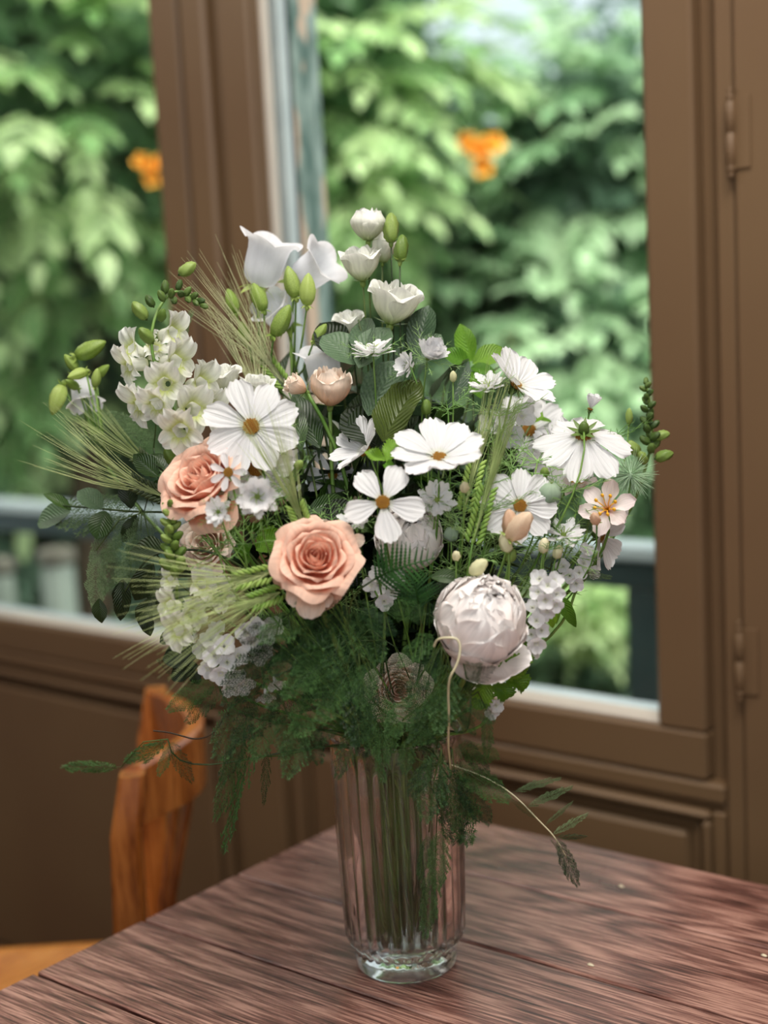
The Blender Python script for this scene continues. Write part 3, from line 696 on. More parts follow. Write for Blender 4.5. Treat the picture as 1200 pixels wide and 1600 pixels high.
# ---- small shapes
def lathe_mesh(nm, prof, n, mat, mod=None):
    V, Fc, UV = lathegeo(prof, n, mod); return mk(nm, V, Fc, mat, UV)
def bell_geo(lob=5, flare=.5):
    prof = [(0.02, 0), (.20, .02), (.33, .12), (.39, .3), (.41, .5), (.42, .7), (.44, .84), (.49, .94), (.55, .99), (.60, 1.0)]
    def mod(r, z, a, i):
        q = max(0, (i-5)/4.0); c = math.cos(lob*a)
        c = abs(math.cos(lob*a/2))*2-1.27; return (r*(1+.09*q*c*flare*2+.10*q*q), z+.07*q*q*c)
    return lathegeo(prof, 40, mod)
g_ = bell_geo(); BELL = mk('bell', g_[0], g_[1], M_bell_petal, g_[2])
BELLCAL = calyx_mesh(5, .6, .14, M_pod, .5, 'calyx')
BUD_OVAL = [(0, 0), (.16, .03), (.28, .20), (.32, .42), (.29, .66), (.19, .86), (.08, .97), (0, 1.0)]
def bud_mesh(mat, seed=0, k=.14): return lathe_mesh('bud', BUD_OVAL, 30, mat, lambda r, z, a, i: (r*(1+k*(1-2*abs(math.cos(2.5*a+z*3)))), z))
BUDS = {m: bud_mesh(globals()[m]) for m in ('M_bud', 'M_buddk', 'M_palebud', 'M_pinkbud', 'M_pod')}
POD = lathe_mesh('pod', [(0, 0), (.10, .02), (.17, .2), (.19, .45), (.15, .7), (.08, .9), (.02, 1.0), (0, 1.0)], 15, M_pod, lambda r, z, a, i: (r*(1+.18*math.cos(5*a)), z))
def pistil_mesh():
    b = MB()
    for i in range(6):
        a = i*PI/3; P = [Vector((.05*math.cos(a), .05*math.sin(a), 0)), Vector((.10*math.cos(a), .10*math.sin(a), .2)), Vector((.2*math.cos(a), .2*math.sin(a), .36)), Vector((.34*math.cos(a+.3), .34*math.sin(a+.3), .38))]
        b.add(*tubegeo(P, [.03, .025, .018, .01], 4))
    b.add(*lathegeo([(0, -.05), (.12, 0), (.13, .12), (0, .2)], 8)); return b.mesh('pistil', M_pod)
PISTIL = pistil_mesh()
def threads_geo(seed, n=7, L=1.1, rad=.013):
    r = random.Random(seed); b = MB()
    for i in range(n):
        a = 2*PI*i/n+r.uniform(-.3, .3); el = r.uniform(-.15, .55)
        d = Vector((math.cos(a)*math.cos(el), math.sin(a)*math.cos(el), math.sin(el))); side = Vector((-math.sin(a), math.cos(a), 0)); up = d.cross(side)
        L_ = L*r.uniform(.75, 1.1); P = [d*(L_*k/5)+Vector((0, 0, .22*L_))*(k/5)**2*r.uniform(.6, 1.2) for k in range(6)]
        b.add(*tubegeo(P, [rad*(1-k*.12) for k in range(6)], 3, False))
        for k in (1, 2, 3, 4):
            for sg in (-1, 1):
                l2 = L_*r.uniform(.22, .42)*(1-k*.12); dd = (d*.7+side*sg*.75+up*r.uniform(-.5, .5)).normalized()
                Q = [P[k], P[k]+dd*l2*.5+d*.03, P[k]+dd*l2*.8+d*l2*.25]
                b.add(*tubegeo(Q, [rad*.7, rad*.6, rad*.3], 3, False))
                if k < 4:
                    d3 = (dd+side*sg*.2+up*r.uniform(-.8, .8)).normalized(); Q2 = [Q[1], Q[1]+d3*l2*.4, Q[1]+d3*l2*.6+d*l2*.1]; b.add(*tubegeo(Q2, [rad*.6, rad*.5, rad*.25], 3, False))
    return b
TH = [threads_geo(s).mesh('thread_bract', M_thread) for s in (1, 2, 3)]
def nig_petal(seed):
    r = random.Random(seed); p = r.uniform(0, 6); tab = [(0, .02), (.25, .04), (.55, .13), (.75, .15), (.9, .10), (1, .01)]
    def fn(u, v):
        wd = lerp_table(tab, v)*(1+.22*math.sin(v*34+p)*(v > .45)); return (v, wd*u, .18*v*v-.12*v+.03*u*u+.02*math.sin(9*v+p))
    return gridgeo(fn, 4, 14)
NIGP = []
for s_ in (1, 2, 3):
    g_ = nig_petal(s_); NIGP.append(mk('nigella_petal', g_[0], g_[1], M_white_petal, g_[2]))
def nigella(label, px, py, D, dia, n, group=None, npet=18, cup=.15, bract=1.25):
    c = at(px, py, D); nn = cdir(*n); s = dia*.5*D/F
    t, P = flower('nigella', label, 'flower', c-nn*s*.05, -nn*.5+Vector((0, 0, -.8)), group, .0009)
    Mh = frame(c, nn, random.uniform(0, 6))
    for i in range(npet):
        M = Mh @ RZ(2*PI*i/npet*1.0+random.uniform(-.12, .12)) @ RY(-(cup+(i % 3)*.24)) @ SC((s*random.uniform(.8, 1.05), s*1.25, s))
        place('petal', NIGP[i % 3], M, t)
    place('pistil', PISTIL, Mh @ SC(s*.9), t)
    place('thread_bract', TH[random.randrange(3)], Mh @ TR(0, 0, -s*.08) @ SC(s*bract), t, 'stuff')
    return t
def floret_geo(seed, npet=5, tube=.5, ruf=.05, sz=1):
    b = MB(); r = random.Random(seed)
    b.add(*lathegeo([(.08, -tube), (.13, -tube*.5), (.17, 0), (.2, .08)], 10))
    for i in range(npet):
        p1, p2 = r.uniform(0, 6), r.uniform(0, 6); tilt = r.uniform(-.15, .5)
        def fn(u, v):
            wd = .42*math.sin(PI*min(.93, .10+.80*v))**.7; return (.1+v*.8, wd*u*1.15, ruf*math.sin(3*u+p1)*v*1.5+.15*v-.3*tilt*v*v+.10*u*u*v)
        b.addM(gridgeo(fn, 8, 7), RZ(2*PI*i/npet) @ RY(-.25-tilt*.5))
    return b
FLO4 = [floret_geo(s, 4, .5).mesh('floret', M_white_petal) for s in (1, 2)]
FLO5 = [floret_geo(s, 5, .6, .07).mesh('floret', M_snap) for s in (3, 4)]
def snap_geo(seed):
    # two-lipped snapdragon: pouch tube along +Z, two upright upper lobes, three ruffled lower lobes folded down
    b = MB(); r = random.Random(seed)
    b.add(*lathegeo([(.02, -.72), (.20, -.68), (.26, -.5), (.25, -.25), (.30, 0), (.34, .12)], 14, lambda q, z, a, i: (q*(1+.12*math.cos(2*a)), z)))
    def lobe(ang, tilt, L, Wd, sd):
        p = r.uniform(0, 6)
        def fn(u, v):
            wd = Wd*math.sin(PI*min(.9, .18+.7*v))**.6
            return (v*L, wd*u, .10*math.sin(4*u+p)*v+.08*math.sin(8*u+p)*v*v-.35*v*v*L*sd+.1*u*u)
        b.addM(gridgeo(fn, 10, 8), RZ(ang) @ TR(.26, 0, .08) @ RY(-tilt))
    lobe(.55, 1.0, .80, .46, .9); lobe(-.55, 1.0, .80, .46, .9)
    lobe(PI, .35, .62, .40, 1.5); lobe(PI-1.0, .45, .58, .38, 1.3); lobe(PI+1.0, .45, .58, .38, 1.3)
    return b
SNAP = [snap_geo(s).mesh('floret', M_snap) for s in (1, 2, 3)]

# ---- leaves
def leaf_geo(tab, L=1.0, fold=.12, bend=-.15, wave=.0, teeth=0, tk=.1, nu=6, nv=12, ph=0):
    def fn(u, v):
        wd = lerp_table(tab, v)
        if teeth: wd *= 1+tk*(((v*teeth) % 1)-.5)*(abs(u) > .9)
        return (v*L, wd*u, fold*abs(u)*wd*2+bend*v*v+wave*math.sin(9*v+ph)*u)
    return gridgeo(fn, nu, nv)
T_OV = [(0, .01), (.1, .13), (.3, .27), (.5, .31), (.75, .24), (.92, .10), (1, .005)]
T_RND = [(0, .01), (.08, .18), (.3, .40), (.55, .46), (.8, .36), (.95, .16), (1, .01)]
T_LAN = [(0, .01), (.15, .08), (.4, .14), (.7, .11), (.9, .05), (1, .003)]
def lm(nm, tab, mat, **k):
    g = leaf_geo(tab, **k); return mk(nm, g[0], g[1], mat, g[2])
LEAF = dict(euc=lm('leaf', T_OV, M_euc), eucr=lm('leaf', T_RND, M_euc, bend=-.1), rus=lm('leaf', T_OV, M_rus, fold=.2), dark=lm('leaf', T_RND, M_darkleaf, wave=.04), darkov=lm('leaf', T_OV, M_darkleaf, wave=.03, bend=-.3),
            mot=lm('leaf', T_OV, M_mottle, wave=.06, fold=.25, teeth=14, tk=.06, nv=28), lime=lm('leaf', T_OV, M_lime, fold=.2, wave=.03), limelan=lm('leaf', T_LAN, M_lime, bend=-.35), limet=lm('leaf', T_RND, M_lime, teeth=9, tk=.35, nv=36, wave=.1, fold=.3),
            lan=lm('leaf', T_LAN, M_rus, bend=-.3), eucg=lm('leaf', T_RND, M_rus, bend=-.2))
def leaf_on(t, key, base, tip, width=1.0, face=(0, 0, 1), droll=0, name='leaf'):
    """leaf from base to tip (world); its upper side turned to 'face' (camera terms)"""
    x = Vector(tip)-Vector(base); L = x.length; x.normalize(); f = cdir(*face); z = (f-x*f.dot(x)).normalized()
    y = z.cross(x); c, s = math.cos(droll), math.sin(droll); y2 = y*c+z*s; z2 = z*c-y*s
    M = Matrix(((x.x*L, y2.x*L*width, z2.x*L, base[0]), (x.y*L, y2.y*L*width, z2.y*L, base[1]), (x.z*L, y2.z*L*width, z2.z*L, base[2]), (0, 0, 0, 1)))
    return place(name, LEAF[key], M, t)
def sprig(name, label, cat, tip, key, nleaf, size, span=.5, group=None, back=(0, 0, -1), width=1, mat=None, r=.0014, spread=1.0, droop=.15):
    t, P = flower(name, label, cat, tip, back, group, r, mat or M_stemdk)
    Q = P[4:]; n = len(Q)
    for i in range(nleaf):
        s = 1-span*(i/max(1, nleaf-1)); f = s*(n-1); k = min(n-2, int(f)); p = Q[k].lerp(Q[k+1], f-k); d = (Q[k+1]-Q[k]).normalized()
        a = i*2.4+random.uniform(-.3, .3); o = d.orthogonal().normalized(); o = Matrix.Rotation(a, 3, d) @ o
        x = (d*(.75 if i else 3)+o*spread+Vector((0, 0, -droop))).normalized(); L = size*random.uniform(.8, 1.15)
        z = (d*1.0+o*-.3+Vector((0, 0, .5))); z = (z-x*z.dot(x)).normalized(); y = z.cross(x)
        M = Matrix(((x.x*L, y.x*L*width, z.x*L, p.x), (x.y*L, y.y*L*width, z.y*L, p.y), (x.z*L, y.z*L*width, z.z*L, p.z), (0, 0, 0, 1)))
        place('leaf', LEAF[key], M, t)
    return t
# ---- asparagus fern frond (flat plume of needle tufts), length 1 along +X
def plume(seed, mat, nb=11, width=.40, needle=.040, nw=.0058):
    r = random.Random(seed); V = []; Fc = []
    def needle_(p, d, l, w_):
        n = d.orthogonal().normalized()*w_; k = len(V); V.extend([tuple(p-n), tuple(p+n), tuple(p+d*l)]); Fc.append((k, k+1, k+2))
    def twig(p, q, rad):
        d = (q-p).normalized(); n = d.orthogonal().normalized(); b = d.cross(n); k = len(V)
        for c in (p, q):
            for a in (0, 2.09, 4.19): V.append(tuple(c+(n*math.cos(a)+b*math.sin(a))*rad))
        for i in range(3): Fc.append((k+i, k+(i+1) % 3, k+3+(i+1) % 3, k+3+i))
    def axis(s): return Vector((s, 0, -.10*s*s))
    for i in range(10): twig(axis(i/10), axis((i+1)/10), .0045*(1-i*.07))
    for i in range(nb):
        s = .08+.9*i/nb
        for sg in (-1, 1):
            l = width*math.sin(PI*min(.97, .22+.75*s))**1.0*r.uniform(.8, 1.1)*(1.05-s*.45); d = Vector((.62, sg*.8, r.uniform(-.18, .12))).normalized(); p = axis(s+r.uniform(-.01, .01)); q = p+d*l; twig(p, q, .0028)
            m = max(3, int(l/.040))
            for j in range(m):
                f = (j+.6)/m; pp = p+d*(l*f)
                for s2 in (-1, 1):
                    dd = (d*.85+Vector((-d.y, d.x, 0))*s2*.75+Vector((0, 0, r.uniform(-.35, .35)))).normalized(); ll = .085*(1.1-f*.7)
                    for h in range(3):
                        b_ = pp+dd*(ll*h/3)
                        for sg2 in ((-1, 1) if h % 2 else (1,)):
                            e = dd.cross(Vector((0, 0, 1))).normalized()*sg2+Vector((0, 0, r.uniform(-.6, .6))); needle_(b_, (dd*1.0+e*.7).normalized(), needle*r.uniform(.8, 1.3), nw)
    return mk('frond', V, Fc, mat, smooth=False)
PLUME = [plume(s, M_needle) for s in (1, 2, 3)] + [plume(4, M_needle2, 12, .40)]
def frond_at(t, base, tip, face=(0, 0, 1), k=0, width=1.0, droll=0):
    x = Vector(tip)-Vector(base); L = x.length; x.normalize(); f = cdir(*face); z = (f-x*f.dot(x)).normalized(); y = z.cross(x)
    c, s = math.cos(droll), math.sin(droll); y, z = y*c+z*s, z*c-y*s
    width *= .80; M = Matrix(((x.x*L, y.x*L*width, z.x*L, base[0]), (x.y*L, y.y*L*width, z.y*L, base[1]), (x.z*L, y.z*L*width, z.z*L, base[2]), (0, 0, 0, 1)))
    return place('frond', PLUME[k], M, t, 'stuff')
def fern_spray(label, pts, group=None, k=0, name='asparagus_fern', r=.0009):
    """pts: list of (bx,by,bD, tx,ty,tD, width) fronds in picture terms, sharing one stem that rises from the vase"""
    b0 = at(*pts[0][:3]); t, P = flower(name, label, 'fern', b0, (0, 0, -1), group, r, M_stemdk)
    for j, q in enumerate(pts):
        b = at(*q[:3]); e = at(*q[3:6]); wd = q[6] if len(q) > 6 else 1
        if j and (b-b0).length > .012:
            m = (b+b0)/2+Vector((0, 0, .01)); V, Fc, UV = tubegeo([Vector(), m-b0, b-b0], [r*.7, r*.6, r*.5], 5); place('twig', mk('twig', V, Fc, M_stemdk, UV), Matrix.Translation(b0), t)
        frond_at(t, b, e, (random.uniform(-.3, .3), random.uniform(-.1, .5), 1), k if k == 3 else random.randrange(3), wd, random.uniform(-.4, .4))
    return t
# ---- barley
def barley(label, bx, by, bD, tx, ty, tD, awn_len, group=None, dry=False, spread=.3, nawn=46, dark=False, drift=(0, 0)):
    b = at(bx, by, bD); e = at(tx, ty, tD); d = (e-b); L = d.length; d.normalize()
    t, P = flower('barley_ear', label, 'barley', b, -d*.8+Vector((0, 0, -.5)), group, .0009, M_stem)
    y = (CF.cross(d)).normalized(); z = d.cross(y)
    mb = MB(); nk = max(7, int(L/.0042))
    seed = lathegeo([(0, 0), (.35, .15), (.5, .45), (.36, .8), (0, 1.05)], 7)
    for i in range(nk):
        for sg in (-1, 0, 1):
            p = Vector((0, 0, 0))+d*(L*i/nk); off = y*sg*.0028+z*(-.0016 if sg else .002)
            dd = (d+y*sg*.75+z*(.35 if sg == 0 else -.1)).normalized(); mb.addM(seed, frame(p+off, dd, 0, (.0034, .0034, .0082)))
    place('grain_head', mb.mesh('grain_head', M_graindk if dark else M_grain), Matrix.Translation(b), t, 'stuff')
    ab = MB(); dr = CR*drift[0]+CU*drift[1]
    for i in range(nawn):
        s = random.uniform(.05, 1); p = d*(L*s); sg = random.uniform(-1, 1); s2 = random.uniform(-1, 1)
        dd = (d+y*sg*spread+z*s2*spread*.7).normalized(); l = awn_len*random.uniform(.7, 1.1)
        Q = [p, p+dd*l*.5, p+(dd+dr*.12).normalized()*l]; ab.add(*tubegeo(Q, [.00036, .00028, .00010], 3, False))
    place('awns', ab.mesh('awns', M_awn2 if dry else M_awn), Matrix.Translation(b), t, 'stuff')
    return t

# ============================================================ the bouquet
# --- cosmos
cosmos(393, 667, 1.075, 152, (-.1, .18, 1), 'large white cosmos facing the camera, left of the bouquet, above the left peach rose', roll=.35)
cosmos(400, 732, 1.105, 126, (.25, -.15, 1), 'white cosmos tucked directly beneath the large left cosmos', roll=.1, disc=.2)
cosmos(685, 717, 1.07, 158, (-.05, .74, .62), 'white cosmos tilted upward with fanned ribbed petals at the middle right', cup=.36, roll=.2)
cosmos(598, 785, 1.045, 128, (.03, .2, 1), 'five-petalled white cosmos above and right of the central peach rose', npet=5, roll=-.25, wide=1.35)
cosmos(806, 603, 1.16, 132, (.42, .55, .45), 'white cosmos seen from the side, upper right beside the spidery nigella', npet=7, cup=.45, roll=.5)
cosmos(912, 676, 1.13, 160, (.06, -.62, -.62), 'white cosmos seen from behind with dark green calyx and hanging petals, far right', cup=.42, roll=.2)
cosmos(812, 790, 1.09, 122, (.12, .1, 1), 'white cosmos with bright yellow centre behind the blush buds', roll=.6)
cosmos(572, 706, 1.13, 118, (-.55, .45, .35), 'half-open ribbed white cosmos left of the tilted cosmos', npet=7, cup=.55, roll=.3)
cosmos(938, 838, 1.16, 116, (.65, -.25, .35), 'white cosmos with folded drooping petals at the lower right edge', npet=7, cup=.35, roll=.4)
cosmos(922, 640, 1.17, 52, (.25, .85, .3), 'small half-open cosmos above the cosmos seen from behind', npet=7, cup=1.15)
cosmos(826, 672, 1.24, 130, (.1, .3, 1), 'white cosmos deep behind the feathery stems, right of centre', roll=.5)
cosmos(880, 708, 1.2, 118, (-.2, .1, 1), 'white cosmos partly behind the cosmos seen from behind', roll=.1)
cosmos(520, 742, 1.19, 88, (0, .1, 1), 'small shaded white cosmos behind the half-open ribbed cosmos', npet=9, roll=.1, wide=.7)
cosmos(357, 738, 1.055, 62, (-.1, .1, 1), 'tiny white cosmos with olive centre overlapping the left peach rose', npet=7, wide=.8, disc=.24)
# --- roses and peonies
_r = bloom('rose', 'open peach rose with spiral centre and drooping outer petals, in the middle', 494, 872, 1.04, 112, (.06, .42, 1), ROSE, roll=.3,
      outer=[(2.7, 1.0, 1.0), (3.5, 1.35, 1.02), (4.4, 1.15, .98), (2.0, .8, .95)], r=.0026)
bloom('rose', 'large peach rose at the left, under the big cosmos', 314, 748, 1.08, 118, (-.42, .55, .8), ROSE, roll=1.2, outer=[(4.0, .6, 1.0)], r=.0026)
bloom('rose', 'pale peach rose seen from the side behind the mottled leaf', 517, 604, 1.16, 70, (.05, 1, .3), ROSE_SIDE, roll=.5, sz=1.7)
bloom('rose', 'small brown-edged rose bud left of the pale side-on rose', 462, 602, 1.15, 48, (-.85, .5, .3), ROSE_BUD, roll=.5, sz=1.5)
bloom('rose', 'shaded peach rose half buried in the asparagus fern above the vase', 622, 1078, 1.15, 84, (.1, .1, 1), ROSE2, roll=.9)
bloom('rose', 'brownish shaded rose in the dark gap below the left peach rose', 322, 850, 1.17, 78, (-.3, .1, .9), ROSE2, roll=.9)
peony('large blush-white peony ball at the lower right of the bouquet', 753, 965, 1.055, 148, (.18, .7, .7), (4.2, 5.0))
peony('white peony mostly hidden behind the five-petalled cosmos', 640, 838, 1.115, 108, (.0, .6, .8), None)
g_ = gridgeo(lambda u, v: (v, lerp_table([(0, .12), (.3, .34), (.7, .42), (.92, .30), (1, .16)], v)*u, .10*u*u+.16*v*v*(v > .5)-.12*v+.04*math.sin(5*u+3*v)), 10, 12)
GUARD = mk('guard_petal', g_[0], g_[1], M_rose2, g_[2])
def guard(t, bx, by, bd, tx, ty, td, w_=1.0, face=(0, 0, 1)):
    LEAF['guard'] = GUARD; leaf_on(t, 'guard', at(bx, by, bd), at(tx, ty, td), w_, face, random.uniform(-.3, .3), 'petal')
for q in ((488, 915, 1.05, 484, 968, 1.04, 1.0), (478, 910, 1.055, 455, 948, 1.045, .9), (500, 915, 1.055, 512, 950, 1.045, .8), (465, 880, 1.06, 428, 872, 1.05, 1.1), (470, 860, 1.065, 440, 850, 1.055, .9), (530, 850, 1.065, 570, 848, 1.06, .9), (505, 830, 1.07, 512, 812, 1.06, 1.5)): guard(_r[0], *q, face=(.2, .5, 1))
# --- lisianthus
bloom('lisianthus', 'topmost round cream lisianthus on a dark thin stem', 575, 352, 1.2, 58, (0, 1, .25), LISC, sz=1.6, r=.001, stemmat=M_stemdk, roll=.2)
bloom('lisianthus', 'open white lisianthus cup just below the topmost one', 564, 412, 1.2, 66, (-.1, 1, .3), LIS, sz=1.6, r=.001, stemmat=M_stemdk, roll=.9)
bloom('lisianthus', 'largest white lisianthus cup below the green buds', 616, 474, 1.18, 86, (.2, 1, .35), LIS, sz=1.5, r=.001, stemmat=M_stemdk, roll=1.9)
bloom('lisianthus', 'small white lisianthus behind the dark stems, above the round grey-green leaf', 545, 506, 1.21, 50, (-.2, 1, .4), LIS, sz=1.5, r=.001, stemmat=M_stemdk)
bloom('lisianthus', 'greenish half-open lisianthus bud between the top flowers and green buds', 600, 388, 1.22, 40, (.1, 1, .1), LISC, sz=2.2, r=.001, stemmat=M_stemdk)
bloom('lisianthus', 'pale cream flower cup beside the big left cosmos', 350, 592, 1.17, 56, (-.1, 1, .3), LIS, sz=1.5, r=.001, roll=.4)
bloom('lisianthus', 'pale flower cup half hidden behind the top of the big left cosmos', 402, 606, 1.19, 52, (.1, 1, .3), LIS, sz=1.5, r=.001, roll=1.4)
def budflower(name, label, cat, px, py, D, h, n, mat='M_bud', w=1.0, stemmat=None, group=None, sep=True, r=.0009, back=None):
    s = h*D/F; nn = cdir(*n); c = at(px, py, D)-nn*s*.5
    t, P = flower(name, label, cat, c, Vector(back) if back else -nn*.5+Vector((0, 0, -.8)), group, r, stemmat)
    place('bud', BUDS[mat], frame(c, nn, random.uniform(0, 3), (s*w, s*w, s)), t)
    if sep: place('sepals', SEP5, frame(c, nn, 0) @ TR(0, 0, s*.06) @ RX(0) @ SC((s*.42, s*.42, s*.5)), t)
    return t
budflower('lisianthus', 'upper green lisianthus bud right of the topmost flower', 'flower', 611, 356, 1.19, 48, (0, 1, 0), 'M_bud', .8, M_stemdk)
budflower('lisianthus', 'lower green lisianthus bud right of the topmost flower', 'flower', 627, 388, 1.18, 44, (.1, 1, 0), 'M_bud', .8, M_stemdk)
# --- bellflowers
def bellflower(label, head, px, py, D, size, n, buds=(), leaves=()):
    s = size*D/F; nn = cdir(*n); c = at(px, py, D)-nn*s*.5
    t, P = flower('bellflower', label, 'flower', c, -nn*.3+Vector((0, 0, -.9)), None, .0018, M_stem)
    place('bell', BELL, frame(c, nn, .6, s), t); place('calyx', BELLCAL, frame(c, nn, .3, s*.75), t)
    for (bx, by, bd, h, bn) in buds:
        q = cdir(*bn); hs = h*bd/F; bc = at(bx, by, bd)-q*hs*.5
        m = P[-4]; V, Fc, UV = tubegeo([Vector(), (bc-m)*.5+Vector((0, 0, -.006)), bc-m], [.0011, .001, .0009], 5); place('side_stem', mk('side_stem', V, Fc, M_stem, UV), Matrix.Translation(m), t)
        place('green_bud', POD, frame(bc, q, random.uniform(0, 3), (hs*1.25, hs*1.25, hs)), t)
        place('calyx', BELLCAL, frame(bc, q, 0, hs*.42), t)
    return t
bellflower('white bellflower at the upper left, bell tipped to the upper right', 0, 414, 410, 1.24, 76, (.30, .9, .25), ((404, 464, 1.22, 46, (-.35, .9, 0)), (440, 500, 1.2, 54, (.45, .8, .2)), (362, 470, 1.23, 40, (-.3, .9, 0))))
bellflower('white bellflower with scalloped rim open to the right, behind the lime buds', 0, 486, 424, 1.25, 66, (.75, .45, .45), ((456, 440, 1.21, 50, (-.25, .95, .1)), (481, 452, 1.2, 50, (.05, 1, .1)), (500, 520, 1.2, 34, (.5, .7, 0))))
bellflower('white bell behind the pale side-on rose', 0, 506, 578, 1.21, 64, (-.15, 1, .3), ())
bellflower('small shaded white bell among the lime buds', 0, 434, 492, 1.26, 52, (-.5, .5, .6), ((380, 520, 1.24, 36, (-.2, .9, 0)),))
bellflower('small white bell drooping at the far left tip of the bouquet', 0, 130, 612, 1.25, 46, (.25, -.9, .3), ((142, 545, 1.24, 52, (.9, .45, 0)), (110, 566, 1.24, 30, (-.5, .7, .2)), (90, 625, 1.25, 50, (-.3, -.9, .1)), (160, 580, 1.24, 30, (.6, .5, .2)), (112, 600, 1.23, 28, (-.4, .3, .6)), (120, 585, 1.22, 34, (-.6, -.3, .5)), (150, 590, 1.23, 30, (.2, .9, .3))))
# --- snapdragon spikes
def spike(label, path, florets, buds, mat='M_buddk', D=1.15, leaves=()):
    P0 = [at(*p) for p in path]
    t = thing('snapdragon', label, 'flower', P0[0])
    low = stem_path(P0[0], P0[0]-P0[1]); t.location = low[0]; WM[t.name] = Matrix.Translation(low[0])
    pts = low + P0[1:]
    # smooth
    sm = pts
    for _ in range(2):
        q = [sm[0]]
        for a, b in zip(sm, sm[1:]): q += [a*.75+b*.25, a*.25+b*.75]
        sm = q+[sm[-1]]
    R = [.0024-(.0013)*i/(len(sm)-1) for i in range(len(sm))]
    V, Fc, UV = tubegeo([p-sm[0] for p in sm], R, 7); place('stem', mk('stem', V, Fc, M_stem, UV), Matrix.Translation(sm[0]), t)
    for i, (x, y, d, s, n) in enumerate(florets):
        q = cdir(*n); S_ = s*d/F; c = at(x, y, d)
        place('floret', SNAP[i % 3], frame(c, q, 0, S_*.72, up=(0, 0, 1)) @ RZ(PI/2*0+PI/2), t)
        place('calyx', CALYX, frame(c-q*S_*.5, q, i, S_*.34), t)
    for i, (x, y, d, s, n) in enumerate(buds):
        q = cdir(*n); S_ = s*d/F; c = at(x, y, d)-q*S_*.5
        place('green_bud', BUDS[mat if s < 24 else 'M_bud'], frame(c, q, i, (S_*.95, S_*.95, S_)), t)
        place('calyx', CALYX, frame(c+q*S_*.1, q, i, S_*.42) , t)
    return t
spike('ivory snapdragon spike at the left, its budded tip bending over to the right', [(292, 690, 1.17), (262, 620, 1.15), (240, 570, 1.14), (235, 520, 1.14), (248, 478, 1.15), (272, 452, 1.16), (300, 462, 1.16), (318, 474, 1.16)],
      [(208, 545, 1.14, 46, (-.5, .25, .5)), (268, 520, 1.13, 50, (.75, .15, .5)), (272, 565, 1.12, 58, (.7, 0, .6)), (206, 570, 1.13, 52, (-.75, -.1, .5)), (222, 630, 1.13, 58, (-.7, -.2, .6)), (258, 600, 1.1, 56, (0, -.1, 1)), (312, 600, 1.13, 56, (.7, .1, .6)),
       (248, 630, 1.1, 52, (-.4, -.3, .8)), (300, 640, 1.11, 60, (.4, 0, .8)), (283, 672, 1.1, 60, (-.1, -.2, 1)), (330, 640, 1.14, 50, (.6, .1, .7)), (240, 545, 1.15, 40, (.2, .3, .3))],
      [(218, 485, 1.14, 34, (-.6, .8, .2)), (228, 524, 1.12, 34, (-.5, .6, .6)), (234, 470, 1.14, 22, (-.5, .8, .2)), (253, 492, 1.13, 24, (.3, .7, .6)), (258, 448, 1.15, 22, (0, 1, .2)), (252, 462, 1.14, 20, (-.4, .8, .4)), (268, 458, 1.14, 19, (.2, .6, .7)), (280, 445, 1.16, 18, (.3, .9, 0)),
       (272, 470, 1.15, 18, (.1, -.5, .8)), (283, 459, 1.14, 18, (.2, .2, .9)), (293, 455, 1.15, 18, (.6, .7, .2)), (294, 468, 1.15, 17, (.4, -.5, .6)), (304, 462, 1.15, 17, (.6, .4, .5)), (306, 473, 1.15, 16, (.5, -.6, .5)), (314, 470, 1.15, 16, (.8, 0, .4)), (319, 478, 1.15, 16, (.8, -.4, .3)), (293, 420, 1.17, 32, (.8, .55, 0))])
def tower(cx0, cy0, cx1, cy1, D, n, s0, s1, wd, seed):
    r = random.Random(seed); out = []
    for i in range(n):
        f = i/(n-1); a = i*2.4; s = s0+(s1-s0)*f; x = cx0+(cx1-cx0)*f+math.sin(a)*wd*(1-.5*f); y = cy0+(cy1-cy0)*f
        out.append((x, y, D-.004*math.cos(a), s, (math.sin(a)*.8, .55, math.cos(a)*.5+.3)))
    return out
spike('upright green budded snapdragon tip below the left peach rose', [(278, 960, 1.11), (275, 900, 1.09), (271, 850, 1.08), (268, 800, 1.08), (265, 784, 1.08)],
      [(268, 905, 1.08, 30, (-.4, .4, .8)), (314, 915, 1.08, 40, (.4, .5, .7)), (268, 945, 1.07, 40, (-.5, .1, .8)), (282, 985, 1.07, 50, (-.5, .1, .9)), (300, 960, 1.09, 40, (.4, .2, .9)), (340, 930, 1.09, 44, (.3, .4, .8))],
      tower(273, 892, 265, 786, 1.075, 22, 26, 17, 14, 3), mat='M_bud')
spike('slender green snapdragon tip at the right edge, against the window frame', [(1000, 760, 1.24), (1012, 720, 1.22), (1020, 680, 1.22), (1016, 640, 1.22), (1008, 592, 1.22)], [],
      tower(1018, 700, 1009, 595, 1.21, 18, 22, 13, 10, 5) + [(1034, 680, 1.21, 26, (.9, .2, .3)), (1038, 712, 1.21, 30, (.9, .3, .2)), (1004, 715, 1.21, 26, (-.4, .6, .5)), (990, 700, 1.22, 30, (-.6, .7, .3))], mat='M_buddk')
